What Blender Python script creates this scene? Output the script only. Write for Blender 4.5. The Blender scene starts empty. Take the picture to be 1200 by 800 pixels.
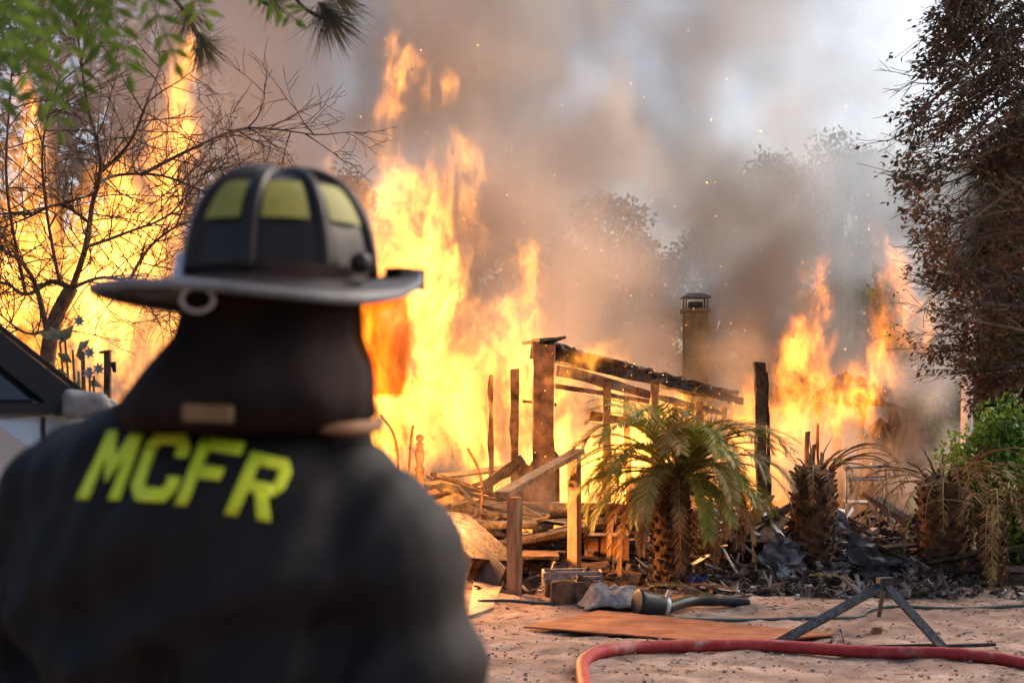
import bpy, bmesh, math, random
import numpy as np
from mathutils import Vector, Matrix, Quaternion
from mathutils.bvhtree import BVHTree
R = math.radians
sc = bpy.context.scene
COL = sc.collection

# ------------------------------------------------------------------ camera
FPX, HY, EYE = 1667.0, 480.0, 1.6          # 50 mm lens on a 1200 px frame, horizon row, eye height
cam_d = bpy.data.cameras.new('camera')
cam = bpy.data.objects.new('camera', cam_d); COL.objects.link(cam)
cam.location = (0, 0, EYE); cam.rotation_euler = (R(90), 0, 0)
cam_d.lens = 50.0; cam_d.sensor_width = 36.0; cam_d.shift_y = (HY - 400) / 1200
cam_d.clip_start = 0.05; cam_d.clip_end = 2000
cam_d.dof.use_dof = True; cam_d.dof.focus_distance = 12.6; cam_d.dof.aperture_fstop = 4.3
sc.camera = cam

# ------------------------------------------------------------------ sky, sun, exposure
SUN_EL, SUN_AZ = R(40), R(62)             # azimuth measured from +Y towards +X
wd = bpy.data.worlds.new('World'); sc.world = wd; wd.use_nodes = True
wn = wd.node_tree.nodes; wl = wd.node_tree.links
sky = wn.new('ShaderNodeTexSky'); sky.sky_type = 'NISHITA'; sky.sun_disc = False
sky.sun_elevation = SUN_EL; sky.sun_rotation = SUN_AZ
sky.air_density = 1.0; sky.dust_density = 5.0; sky.ozone_density = 1.0
wl.new(sky.outputs[0], wn['Background'].inputs[0]); wn['Background'].inputs[1].default_value = 0.13
sun_d = bpy.data.lights.new('sun', 'SUN'); sun_d.energy = 0.9; sun_d.angle = R(25); sun_d.color = (1, .93, .84)
sun = bpy.data.objects.new('sun', sun_d); COL.objects.link(sun)
sdir = Vector((math.sin(SUN_AZ)*math.cos(SUN_EL), math.cos(SUN_AZ)*math.cos(SUN_EL), math.sin(SUN_EL)))
sun.rotation_euler = (-sdir).to_track_quat('-Z', 'Y').to_euler()
sc.view_settings.view_transform = 'Standard'; sc.view_settings.look = 'None'
sc.view_settings.exposure = 0.8; sc.view_settings.gamma = 1.0
sc.render.engine = 'CYCLES'
cy = sc.cycles
cy.use_denoising = True
cy.use_adaptive_sampling = True; cy.adaptive_threshold = .03
cy.max_bounces = 6; cy.diffuse_bounces = 1; cy.glossy_bounces = 2; cy.transmission_bounces = 4
cy.transparent_max_bounces = 12; cy.volume_bounces = 1
cy.volume_step_rate = 1.0; cy.volume_max_steps = 512
cy.sample_clamp_indirect = 4.0; cy.caustics_reflective = False; cy.caustics_refractive = False

# ------------------------------------------------------------------ helpers
def P(px, py, D):
    return Vector(((px - 600) / FPX * D, D, EYE + (HY - py) / FPX * D))
def G(px, py, z=0.0):
    D = (EYE - z) * FPX / (py - HY)
    return Vector(((px - 600) / FPX * D, D, z))
def tag(o, label=None, cat=None, group=None, kind=None):
    if label: o['label'] = label
    if cat: o['category'] = cat
    if group: o['group'] = group
    if kind: o['kind'] = kind
    return o
def empty(name, loc=(0, 0, 0), rz=0.0):
    o = bpy.data.objects.new(name, None); COL.objects.link(o)
    o.location = loc; o.rotation_euler = (0, 0, rz); o.empty_display_size = .1
    return o
def put(name, me, parent=None):
    """link a mesh whose vertices are in world space; a child keeps its world place"""
    o = bpy.data.objects.new(name, me); COL.objects.link(o)
    if parent:
        o.parent = parent
        o.matrix_parent_inverse = wmat(parent).inverted()
    return o
def wmat(o):
    m = Matrix.LocRotScale(o.location, o.rotation_euler, o.scale)
    return wmat(o.parent) @ o.matrix_parent_inverse @ m if o.parent else m
def frame(d, up=Vector((0, 0, 1))):
    d = d.normalized()
    if abs(d.dot(up)) > .98: up = Vector((0, 1, 0)) if abs(d.y) < .9 else Vector((1, 0, 0))
    s = d.cross(up).normalized()
    return d, s, s.cross(d).normalized()
class MB:
    def __init__(s): s.v = []; s.f = []; s.m = []
    def face(s, idx, m=0): s.f.append(idx); s.m.append(m)
    def poly(s, pts, m=0):
        n = len(s.v); s.v += [tuple(p) for p in pts]; s.face(tuple(range(n, n + len(pts))), m)
    def ring(s, c, a, b, ra, rb, n):
        k = len(s.v)
        for i in range(n):
            t = 2 * math.pi * i / n
            s.v.append(tuple(c + a * (ra * math.cos(t)) + b * (rb * math.sin(t))))
        return k
    def bridge(s, k0, k1, n, m=0):
        for i in range(n):
            j = (i + 1) % n
            s.face((k0 + i, k0 + j, k1 + j, k1 + i), m)
    def tube(s, pts, rad, n=6, m=0, cap=True, flat=1.0):
        pts = [Vector(p) for p in pts]
        if not hasattr(rad, '__len__'): rad = [rad] * len(pts)
        ks = []; side = None
        for i, p in enumerate(pts):
            d = (pts[min(i + 1, len(pts) - 1)] - pts[max(i - 1, 0)])
            if d.length < 1e-9: d = Vector((0, 0, 1))
            d.normalize()
            if side is None: _, side, upv = frame(d)
            else:
                side = (side - d * side.dot(d))
                if side.length < 1e-6: _, side, upv = frame(d)
                side.normalize(); upv = side.cross(d)
            ks.append(s.ring(p, side, upv, rad[i], rad[i] * flat, n))
        for a, b in zip(ks, ks[1:]): s.bridge(a, b, n, m)
        if cap:
            s.face(tuple(range(ks[0], ks[0] + n))[::-1], m); s.face(tuple(range(ks[-1], ks[-1] + n)), m)
        return s
    def beam(s, a, b, w, h, up=Vector((0, 0, 1)), m=0, rough=0.0, seg=1, rng=random, taper=1.0):
        a = Vector(a); b = Vector(b); d, sd, u = frame(b - a, Vector(up)); ks = []
        for i in range(seg + 1):
            t = i / seg; c = a.lerp(b, t); k = len(s.v); q = 1 + (taper - 1) * t
            for x, y in ((-1, -1), (1, -1), (1, 1), (-1, 1)):
                j = Vector((rng.uniform(-1, 1), rng.uniform(-1, 1), rng.uniform(-1, 1))) * rough
                s.v.append(tuple(c + sd * (x * w / 2 * q) + u * (y * h / 2 * q) + j))
            ks.append(k)
        for p, q in zip(ks, ks[1:]): s.bridge(p, q, 4, m)
        s.face((ks[0] + 3, ks[0] + 2, ks[0] + 1, ks[0]), m); s.face((ks[-1], ks[-1] + 1, ks[-1] + 2, ks[-1] + 3), m)
        return s
    def box(s, c, sx, sy, sz, rz=0.0, m=0):
        c = Vector(c); ux = Vector((math.cos(rz), math.sin(rz), 0)) * sx / 2
        s.beam(c - ux, c + ux, sy, sz, m=m); return s
    def lathe(s, c, prof, n=16, m=0, axis=Vector((0, 0, 1)), sx=1.0, sy=1.0, cap=True):
        d, a, b = frame(Vector(axis)); ks = []
        for r, z in prof: ks.append(s.ring(Vector(c) + d * z, a, b, max(r, 1e-4) * sx, max(r, 1e-4) * sy, n))
        for p, q in zip(ks, ks[1:]): s.bridge(p, q, n, m)
        if cap:
            s.face(tuple(range(ks[0], ks[0] + n))[::-1], m); s.face(tuple(range(ks[-1], ks[-1] + n)), m)
        return s
    def leaf(s, p, d, n, l, w, m=0, fold=.15):
        """pointed leaf of four triangles"""
        d, sd, u = frame(d, n); k = len(s.v)
        mid = p + d * (l * .45) - u * (w * fold)
        s.v += [tuple(p), tuple(mid + sd * (w / 2) + u * (w * fold * 2)), tuple(p + d * l), tuple(mid - sd * (w / 2) + u * (w * fold * 2)), tuple(mid)]
        s.face((k, k + 1, k + 4), m); s.face((k + 1, k + 2, k + 4), m); s.face((k + 2, k + 3, k + 4), m); s.face((k + 3, k, k + 4), m)
    def blade(s, p, d, n, l, w, m=0, bend=0.0):
        d, sd, u = frame(d, n); k = len(s.v)
        s.v += [tuple(p - sd * w * .3), tuple(p + sd * w * .3), tuple(p + d * (l * .55) + sd * (w * .5) - u * bend * .3), tuple(p + d * (l * .55) - sd * (w * .5) - u * bend * .3), tuple(p + d * l - u * bend)]
        s.face((k, k + 1, k + 2, k + 3), m); s.face((k + 3, k + 2, k + 4), m)
    def build(s, name, mats, parent=None, smooth=False):
        me = bpy.data.meshes.new(name); me.from_pydata([tuple(v) for v in s.v], [], s.f)
        if not isinstance(mats, (list, tuple)): mats = [mats]
        for x in mats: me.materials.append(x)
        if any(s.m): me.polygons.foreach_set('material_index', s.m)
        if smooth: me.polygons.foreach_set('use_smooth', [True] * len(s.f))
        me.update()
        return put(name, me, parent)
def thing1(name, mb, mat, label, cat, group=None, smooth=False):
    return tag(mb.build(name, mat, smooth=smooth), label, cat, group)
def spline(pts, n=8):
    """Catmull-Rom through pts"""
    pts = [Vector(p) for p in pts]; out = []
    for i in range(len(pts) - 1):
        p0 = pts[max(i - 1, 0)]; p1 = pts[i]; p2 = pts[i + 1]; p3 = pts[min(i + 2, len(pts) - 1)]
        for k in range(n):
            t = k / n
            out.append(.5 * ((2 * p1) + (p2 - p0) * t + (2 * p0 - 5 * p1 + 4 * p2 - p3) * t * t + (3 * p1 - p0 - 3 * p2 + p3) * t ** 3))
    out.append(pts[-1]); return out

# ------------------------------------------------------------------ materials
def mat(name, c1, c2=None, rough=.8, scale=8.0, detail=5, bump=0.0, bscale=None, metal=0.0, stretch=(1, 1, 1), c3=None, spec=.3, lo=.35, hi=.65, trans=0.0, coat=0.0, coords='Object', bdist=.01, isl=0.0):
    m = bpy.data.materials.new(name); m.use_nodes = True
    nt = m.node_tree; N = nt.nodes; L = nt.links; b = N['Principled BSDF']
    b.inputs['Roughness'].default_value = rough; b.inputs['Metallic'].default_value = metal
    b.inputs['Specular IOR Level'].default_value = spec
    if coat: b.inputs['Coat Weight'].default_value = coat; b.inputs['Coat Roughness'].default_value = .12
    tc = N.new('ShaderNodeTexCoord'); mp = N.new('ShaderNodeMapping'); L.new(tc.outputs[coords], mp.inputs[0])
    mp.inputs['Scale'].default_value = stretch
    col = None
    if c2:
        no = N.new('ShaderNodeTexNoise'); no.inputs['Scale'].default_value = scale; no.inputs['Detail'].default_value = detail
        no.inputs['Roughness'].default_value = .62; L.new(mp.outputs[0], no.inputs[0])
        cr = N.new('ShaderNodeValToRGB'); L.new(no.outputs[0], cr.inputs[0])
        cr.color_ramp.elements[0].position = lo; cr.color_ramp.elements[1].position = hi
        cr.color_ramp.elements[0].color = (*c1, 1); cr.color_ramp.elements[1].color = (*c2, 1)
        if c3:
            e = cr.color_ramp.elements.new((lo + hi) / 2); e.color = (*c3, 1)
        col = cr.outputs[0]
        if isl:
            ge = N.new('ShaderNodeNewGeometry'); hs = N.new('ShaderNodeHueSaturation')
            mr = N.new('ShaderNodeMapRange'); L.new(ge.outputs['Random Per Island'], mr.inputs[0])
            mr.inputs[3].default_value = 1 - isl; mr.inputs[4].default_value = 1 + isl
            L.new(mr.outputs[0], hs.inputs['Value']); L.new(col, hs.inputs['Color']); col = hs.outputs[0]
        L.new(col, b.inputs['Base Color'])
    else:
        b.inputs['Base Color'].default_value = (*c1, 1)
    if bump:
        nb = N.new('ShaderNodeTexNoise'); nb.inputs['Scale'].default_value = bscale or scale * 3; nb.inputs['Detail'].default_value = 6
        L.new(mp.outputs[0], nb.inputs[0])
        bp = N.new('ShaderNodeBump'); bp.inputs['Strength'].default_value = bump; bp.inputs['Distance'].default_value = bdist
        L.new(nb.outputs[0], bp.inputs['Height']); L.new(bp.outputs[0], b.inputs['Normal'])
    if trans:
        tr = N.new('ShaderNodeBsdfTranslucent'); mx = N.new('ShaderNodeMixShader'); mx.inputs[0].default_value = trans
        if col: L.new(col, tr.inputs[0])
        else: tr.inputs[0].default_value = (*c1, 1)
        L.new(b.outputs[0], mx.inputs[1]); L.new(tr.outputs[0], mx.inputs[2]); L.new(mx.outputs[0], N['Material Output'].inputs[0])
    return m

# ------------------------------------------------------------------ volume toolkit (geometry nodes -> real density grids)
class F:
    """tiny field-expression builder over a geometry node tree"""
    def __init__(s, nt): s.nt = nt; s.N = nt.nodes; s.L = nt.links
    def _in(s, sock, v):
        if isinstance(v, bpy.types.NodeSocket): s.L.new(v, sock)
        else: sock.default_value = v
    def m(s, op, a, b=0.0, c=0.0, clamp=False):
        n = s.N.new('ShaderNodeMath'); n.operation = op; n.use_clamp = clamp
        s._in(n.inputs[0], a); s._in(n.inputs[1], b); s._in(n.inputs[2], c); return n.outputs[0]
    def vm(s, op, a, b=(0, 0, 0), sc_=1.0):
        n = s.N.new('ShaderNodeVectorMath'); n.operation = op
        s._in(n.inputs[0], a)
        if op == 'SCALE': s._in(n.inputs['Scale'], sc_)
        else: s._in(n.inputs[1], b)
        return n.outputs['Value'] if op in ('LENGTH', 'DISTANCE', 'DOT_PRODUCT') else n.outputs[0]
    def noise(s, v, scale, detail=2.0, rough=.5, color=False):
        n = s.N.new('ShaderNodeTexNoise'); s._in(n.inputs['Vector'], v)
        n.inputs['Scale'].default_value = scale; n.inputs['Detail'].default_value = detail; n.inputs['Roughness'].default_value = rough
        return n.outputs['Color'] if color else n.outputs[0]
    def sep(s, v):
        n = s.N.new('ShaderNodeSeparateXYZ'); s._in(n.inputs[0], v); return n.outputs
    def rng(s, v, a, b, c, d, smooth=True):
        n = s.N.new('ShaderNodeMapRange'); n.interpolation_type = 'SMOOTHSTEP' if smooth else 'LINEAR'
        s._in(n.inputs[0], v); n.inputs[1].default_value = a; n.inputs[2].default_value = b
        n.inputs[3].default_value = c; n.inputs[4].default_value = d; return n.outputs[0]
    def nearest(s, geo, pos, *attrs):
        n = s.N.new('GeometryNodeSampleNearest'); s.L.new(geo, n.inputs[0]); s._in(n.inputs['Sample Position'], pos)
        out = []
        for at, ty in attrs:
            if at == 'position': src = s.N.new('GeometryNodeInputPosition').outputs[0]
            else:
                a = s.N.new('GeometryNodeInputNamedAttribute'); a.data_type = ty; a.inputs[0].default_value = at; src = a.outputs[0]
            k = s.N.new('GeometryNodeSampleIndex'); k.data_type = ty; s.L.new(geo, k.inputs[0]); s.L.new(src, k.inputs[1]); s.L.new(n.outputs[0], k.inputs['Index'])
            out.append(k.outputs[0])
        return out
def volume_object(name, spine, lo, hi, vox, field, material):
    """spine: list of (point, radius, strength). The density field is evaluated on a grid around it."""
    me = bpy.data.meshes.new(name); me.from_pydata([tuple(p) for p, r, s in spine], [(i, i + 1) for i in range(len(spine) - 1)], [])
    a = me.attributes.new('rad', 'FLOAT', 'POINT'); a.data.foreach_set('value', [float(r) for p, r, s in spine])
    a = me.attributes.new('str', 'FLOAT', 'POINT'); a.data.foreach_set('value', [float(s) for p, r, s in spine])
    o = put(name, me)
    nt = bpy.data.node_groups.new(name, 'GeometryNodeTree')
    nt.interface.new_socket('Geometry', in_out='INPUT', socket_type='NodeSocketGeometry')
    nt.interface.new_socket('Geometry', in_out='OUTPUT', socket_type='NodeSocketGeometry')
    gi = nt.nodes.new('NodeGroupInput'); go = nt.nodes.new('NodeGroupOutput')
    f = F(nt); pos = nt.nodes.new('GeometryNodeInputPosition').outputs[0]
    dens = field(f, gi.outputs[0], pos)
    vc = nt.nodes.new('GeometryNodeVolumeCube')
    f._in(vc.inputs['Density'], dens); vc.inputs['Min'].default_value = lo; vc.inputs['Max'].default_value = hi
    for ax, i in (('X', 0), ('Y', 1), ('Z', 2)):
        vc.inputs['Resolution ' + ax].default_value = max(8, int((hi[i] - lo[i]) / vox))
    sm = nt.nodes.new('GeometryNodeSetMaterial'); sm.inputs['Material'].default_value = material
    nt.links.new(vc.outputs[0], sm.inputs[0]); nt.links.new(sm.outputs[0], go.inputs[0])
    o.modifiers.new('density', 'NODES').node_group = nt
    return o
def dense(pts, step=.04):
    """pts: (px, py, D, radius_px, strength) -> dense spine points in world space"""
    out = []
    for a, b in zip(pts, pts[1:]):
        A = P(*a[:3]); B = P(*b[:3]); n = max(2, int((B - A).length / step))
        for i in range(n):
            t = i / n; D = a[2] + (b[2] - a[2]) * t
            out.append((A.lerp(B, t), (a[3] + (b[3] - a[3]) * t) / FPX * D, a[4] + (b[4] - a[4]) * t))
    return out
# ------------------------------------------------------------------ shared materials
M = {}
M['char'] = mat('charred_wood', (.012, .009, .007), (.085, .058, .04), rough=.85, scale=14, bump=.9, bscale=40, stretch=(1, 1, 1), bdist=.02)
M['charbrown'] = mat('scorched_wood', (.035, .02, .012), (.24, .13, .07), rough=.8, scale=6, bump=.7, bscale=30, bdist=.015)
M['wood'] = mat('weathered_lumber', (.20, .10, .045), (.42, .25, .13), rough=.7, scale=5, stretch=(3, 3, .6), bump=.35, bscale=25, c3=(.30, .17, .08))
M['paleboard'] = mat('pale_board', (.30, .18, .10), (.52, .36, .22), rough=.75, scale=5, bump=.3)
M['greywood'] = mat('grey_wicker', (.16, .15, .15), (.36, .34, .33), rough=.8, scale=30, bump=.5, bscale=90)
M['steel'] = mat('scorched_steel', (.10, .10, .11), (.34, .34, .36), rough=.5, metal=.6, scale=9, bump=.15)
M['palemetal'] = mat('bleached_metal', (.30, .30, .32), (.62, .62, .64), rough=.5, metal=.3, scale=12, bump=.2)
M['blacksteel'] = mat('black_steel', (.012, .013, .016), (.06, .065, .075), rough=.45, metal=.4, scale=25, bump=.2)
M['rust'] = mat('rusty_metal', (.05, .025, .015), (.22, .09, .04), rough=.85, scale=16, bump=.4)
M['ash'] = mat('ash_rubble', (.02, .016, .014), (.24, .18, .15), rough=.95, scale=9, bump=.8, bscale=35, c3=(.08, .06, .048), isl=.5)
M['rubber'] = mat('black_rubber', (.012, .012, .013), (.03, .03, .032), rough=.45, scale=12, bump=.1)
M['bark'] = mat('bark', (.05, .032, .022), (.16, .10, .065), rough=.9, scale=18, bump=.8, bscale=60, bdist=.015)
M['white'] = mat('white_scrap', (.5, .5, .5), (.75, .75, .76), rough=.7, scale=8, bump=.2)

# ------------------------------------------------------------------ ground
rg = random.Random(5)
GW = [(rg.uniform(.6, 6), rg.uniform(0, 6.28), rg.uniform(0, 6.28)) for _ in range(14)]
def gz(x, y):
    h = 0.0
    for k, a, p in GW: h += math.sin((x * math.cos(a) + y * math.sin(a)) * k + p) * .012 / (k ** .55)
    t = min(max((y - 12.6) / 2.5, 0), 1) * min(max((22 - y) / 3, 0), 1) * min(max((x + 5) / 2, 0), 1) * min(max((9 - x) / 2, 0), 1)
    return h + .10 * t
def axis(dense_lo, dense_hi, step, lo, hi):
    a = list(np.arange(dense_lo, dense_hi, step)); s = step; x = a[-1]
    while x < hi: s *= 1.25; x += s; a.append(x)
    s = step; x = a[0]
    while x > lo: s *= 1.25; x -= s; a.insert(0, x)
    return a
xs = axis(-4.5, 6.5, .055, -260, 260); ys = axis(6.8, 15, .05, -60, 600)
nz = np.random.default_rng(3)
gm = MB(); nx = len(xs)
rough = nz.normal(0, 1, (len(ys), nx))
for _ in range(2):
    rough = (rough + np.roll(rough, 1, 0) + np.roll(rough, 1, 1) + np.roll(rough, -1, 0) + np.roll(rough, -1, 1)) / 5
rough2 = nz.normal(0, 1, (len(ys), nx))
for j, y in enumerate(ys):
    for i, x in enumerate(xs):
        near = 1 if (-4.5 < x < 6.5 and 6.8 < y < 15) else 0
        gm.v.append((x, y, gz(x, y) + near * (rough[j, i] * .024 + rough2[j, i] * .0028)))
for j in range(len(ys) - 1):
    for i in range(nx - 1):
        a = j * nx + i; gm.face((a, a + 1, a + nx + 1, a + nx))
def ground_material():
    m = bpy.data.materials.new('sandy_ground'); m.use_nodes = True; nt = m.node_tree; N = nt.nodes; L = nt.links; b = N['Principled BSDF']
    b.inputs['Roughness'].default_value = .95; b.inputs['Specular IOR Level'].default_value = .15
    tc = N.new('ShaderNodeTexCoord')
    def noise(s, d, r=.6):
        n = N.new('ShaderNodeTexNoise'); n.inputs['Scale'].default_value = s; n.inputs['Detail'].default_value = d; n.inputs['Roughness'].default_value = r
        L.new(tc.outputs['Object'], n.inputs[0]); return n.outputs[0]
    def ramp(f, *st):
        c = N.new('ShaderNodeValToRGB'); L.new(f, c.inputs[0]); e = c.color_ramp.elements
        e[0].position, e[0].color = st[0][0], (*st[0][1], 1); e[1].position, e[1].color = st[-1][0], (*st[-1][1], 1)
        for p, c_ in st[1:-1]: k = e.new(p); k.color = (*c_, 1)
        return c.outputs[0]
    def mix(f, a, b_):
        x = N.new('ShaderNodeMix'); x.data_type = 'RGBA'; L.new(f, x.inputs[0]); L.new(a, x.inputs[6]); L.new(b_, x.inputs[7]); return x.outputs[2]
    def math_(op, a, v):
        x = N.new('ShaderNodeMath'); x.operation = op; L.new(a, x.inputs[0])
        if isinstance(v, float): x.inputs[1].default_value = v
        else: L.new(v, x.inputs[1])
        return x.outputs[0]
    sand = ramp(noise(2.2, 8), (.3, (.19, .12, .09)), (.5, (.37, .25, .19)), (.7, (.52, .37, .29)))
    litter = ramp(noise(14, 6), (.35, (.07, .05, .04)), (.65, (.26, .18, .14)))
    c1 = mix(ramp(noise(3.5, 9, .72), (.47, (0, 0, 0)), (.60, (.8, .8, .8))), sand, litter)
    ash = ramp(noise(9, 7), (.3, (.012, .010, .009)), (.6, (.10, .075, .06)), (.8, (.22, .19, .17)))
    sp = N.new('ShaderNodeSeparateXYZ'); L.new(tc.outputs['Object'], sp.inputs[0])
    y = math_('ADD', sp.outputs[1], math_('MULTIPLY', noise(.9, 5), 2.4))
    mr = N.new('ShaderNodeMapRange'); L.new(y, mr.inputs[0]); mr.inputs[1].default_value = 13.3; mr.inputs[2].default_value = 14.3
    L.new(mix(mr.outputs[0], c1, ash), b.inputs['Base Color'])
    bp = N.new('ShaderNodeBump'); bp.inputs['Strength'].default_value = .8; bp.inputs['Distance'].default_value = .02
    L.new(noise(22, 9, .7), bp.inputs['Height']); L.new(bp.outputs[0], b.inputs['Normal'])
    return m
tag(gm.build('ground', ground_material(), smooth=True), kind='structure')

# loose crumbs of soil and litter
def chunk(mb, c, s, rng, m=0, flat=.6):
    k = len(mb.v)
    for x, y, z in ((-1, -1, -1), (1, -1, -1), (1, 1, -1), (-1, 1, -1), (-1, -1, 1), (1, -1, 1), (1, 1, 1), (-1, 1, 1)):
        q = rng.uniform(.45, 1.1)
        mb.v.append((c[0] + x * s * q * rng.uniform(.6, 1.1), c[1] + y * s * q * rng.uniform(.6, 1.1), c[2] + z * s * flat * q))
    for f in ((0, 3, 2, 1), (4, 5, 6, 7), (0, 1, 5, 4), (1, 2, 6, 5), (2, 3, 7, 6), (3, 0, 4, 7)): mb.face(tuple(k + i for i in f), m)
mb = MB()
for _ in range(2800):
    px = rg.uniform(560, 1215); py = 690 + 118 * rg.random() ** .8
    p = G(px, py); s = .0028 + .013 * rg.random() ** 6
    chunk(mb, (p.x, p.y, gz(p.x, p.y) + s * .3), s, rg)
tag(mb.build('soil_crumbs', mat('soil_crumb', (.20, .14, .11), (.44, .33, .27), rough=.95, scale=7, isl=.35)), 'loose crumbs of soil strewn over the sandy yard', 'soil', kind='stuff')
mb = MB()
for _ in range(900):
    px = rg.uniform(560, 1215); py = 686 + 30 * rg.random() ** 1.5 if rg.random() < .75 else rg.uniform(700, 800)
    p = G(px, py); a = rg.uniform(0, 6.28); l = rg.uniform(.02, .09)
    p.z = gz(p.x, p.y) + .006
    if rg.random() < .5: mb.beam(p, p + Vector((math.cos(a) * l, math.sin(a) * l, rg.uniform(0, .012))), .004, .004)
    else: mb.leaf(p, Vector((math.cos(a), math.sin(a), rg.uniform(0, .3))), Vector((0, 0, 1)), l * .7, l * .3)
tag(mb.build('leaf_litter', mat('litter', (.05, .035, .02), (.28, .17, .09), rough=.9, scale=9, isl=.5)), 'dry twigs and leaf litter along the debris edge', 'leaf litter', kind='stuff')

# ------------------------------------------------------------------ the burning house: a timber frame on a low floor
rh = random.Random(11)
H = tag(empty('burning_house', P(740, 600, 16)), 'burning timber house frame with sagging charred roof', 'house')
H.location.z = 0.0
def up_post(px, y0, y1, D, wpx, m='char', name='post', lean=0, rough=.012, d=None):
    w = wpx / FPX * D; mb = MB()
    mb.beam(P(px, y1, D), P(px + lean, y0, D), w, d or w, up=Vector((0, 1, 0)), rough=rough, seg=9, rng=rh)
    return mb.build(name, M[m], H)
def bar(a, b, h, w=.09, m='char', name='beam', rough=.012, seg=8, up=Vector((0, 0, 1))):
    mb = MB(); mb.beam(a, b, w, h, up=up, rough=rough, seg=seg, rng=rh, taper=.35 if name in ('eaves_beam', 'wall_plate') else 1.0); return mb.build(name, M[m], H)
# porch front posts
up_post(637, 404, 640, 15.4, 25, 'charbrown'); up_post(629, 408, 600, 15.34, 8, 'char', 'stud'); up_post(603, 432, 640, 15.4, 10, 'charbrown', 'stud')
up_post(575, 440, 620, 16.0, 6, 'charbrown', 'stud')
for px, y0, D, w, lean in ((712, 448, 16.0, 9, -1), (741, 468, 16.6, 8, -8), (770, 446, 16.1, 10, -3), (789, 470, 17.2, 6, 2), (819, 470, 16.6, 9, 0), (846, 478, 17.4, 7, 2)):
    up_post(px, y0, 640, D, w, 'charbrown', 'stud', lean)
# eaves beam, second plate, rafters, ragged roof sheets
bar(P(628, 409, 15.5), P(870, 470, 17.2), .19, .12, 'char', 'eaves_beam', .028, 18)
bar(P(652, 433, 15.6), P(850, 486, 17.0), .12, .05, 'charbrown', 'wall_plate', .015, 12)
bar(P(690, 487, 16.2), P(860, 507, 17.2), .10, .05, 'charbrown', 'wall_plate', .015, 12)
for i in range(9):
    t = i / 8; a = P(640 + 215 * t, 411 + 57 * t, 15.5 + 1.65 * t)
    bar(a, a + Vector((.2 + .1 * rh.random(), 1.6, -.02 + rh.uniform(-.05, .04))), .09, .045, 'char', 'rafter', .01, 5)
def sheet(pts, th, m, name, parent=H, rough=.0, n=6):
    """warped board between four corners with real thickness and a ragged far edge"""
    a, b, c, d = [Vector(p) for p in pts]; nrm = (b - a).cross(d - a).normalized(); mb = MB(); top = []; bot = []
    for j in range(n + 1):
        for i in range(n + 1):
            u = i / n; v = j / n; p = a.lerp(b, u).lerp(d.lerp(c, u), v)
            p = p + nrm * rh.uniform(-rough, rough) + (c - b).normalized() * (rh.uniform(-1, 1) * rough * 2.0 if j in (0, n) else 0)
            top.append(p + nrm * th / 2); bot.append(p - nrm * th / 2)
    k = len(top); mb.v = [tuple(p) for p in top + bot]; w = n + 1
    for j in range(n):
        for i in range(n):
            q = j * w + i; mb.face((q, q + 1, q + w + 1, q + w)); mb.face((k + q, k + q + w, k + q + w + 1, k + q + 1))
    ed = [j * w for j in range(w)][::-1] + [i for i in range(1, w)] + [j * w + n for j in range(1, w)] + [n * w + i for i in range(n - 1, 0, -1)]
    for x, y in zip(ed, ed[1:] + ed[:1]): mb.face((y, x, k + x, k + y))
    return mb.build(name, M[m], parent)
for i in range(7):
    t = i / 7; t2 = (i + 1) / 7 - .01
    a = P(634 + 234 * t, 402 + 60 * t, 15.35 + 1.75 * t); b = P(634 + 234 * t2, 402 + 60 * t2, 15.35 + 1.75 * t2)
    up = Vector((.15, 1.0 + .5 * rh.random(), .04 - .06 * t))
    sheet((a, b, b + up, a + up), .035, 'char', 'roof_sheet', rough=.025)
sheet((P(612, 402, 15.9), P(634, 398, 15.3), P(662, 395, 15.5), P(640, 401, 16.2)), .03, 'char', 'roof_sheet', rough=.012, n=3)
# floor deck edge, joists and lower skirting
bar(P(540, 592, 15.2), P(735, 596, 15.2), .10, .12, 'charbrown', 'floor_beam', .015, 10)
bar(P(735, 600, 15.2), P(905, 606, 15.6), .10, .12, 'char', 'floor_beam', .015, 10)
for k in range(7):
    x = 565 + k * 50
    bar(P(x, 600, 15.3), P(x, 598, 17.6), .10, .05, 'charbrown', 'joist', .01, 4)
for k in range(8):
    a = P(548 + k * 44, 668, 15.25); bar(a, Vector((a.x, a.y, P(0, 597, 15.25).z)), .12, .12, 'char', 'pier', .01, 3, up=Vector((0, 1, 0)))
# cross braces left in the wall, leaning studs
bar(P(612, 470, 15.6), P(652, 474, 15.6), .03, .03, 'charbrown', 'brace', .006, 4)
bar(P(650, 452, 15.7), P(760, 470, 16.3), .05, .04, 'charbrown', 'brace', .01, 6)
bar(P(868, 590, 16.6), P(842, 500, 16.9), .06, .05, 'char', 'brace', .01, 6)
# far room: low broken wall and collapsed roof hip on the right
sheet((P(1000, 580, 19.2), P(1085, 582, 19.6), P(1075, 500, 19.9), P(1010, 520, 19.5)), .12, 'char', 'wall_panel', rough=.06, n=9)
for px, y0 in ((962, 470), (985, 500), (1010, 468), (1040, 480), (1066, 490)): up_post(px, y0, 610, 19.3, 7, 'char', 'stud', rh.uniform(-6, 6), .02)
sheet((P(950, 466, 18.9), P(1060, 476, 19.3), P(1030, 452, 21), P(985, 440, 20.5)), .06, 'char', 'roof_sheet', rough=.06, n=10)
sheet((P(440, 640, 17.3), P(560, 640, 17.3), P(560, 565, 17.4), P(440, 560, 17.4)), .10, 'charbrown', 'wall_panel', rough=.03)
sheet((P(606, 606, 15.55), P(656, 606, 15.55), P(656, 530, 15.6), P(608, 548, 15.6)), .06, 'charbrown', 'wall_panel', rough=.025, n=8)
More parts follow.
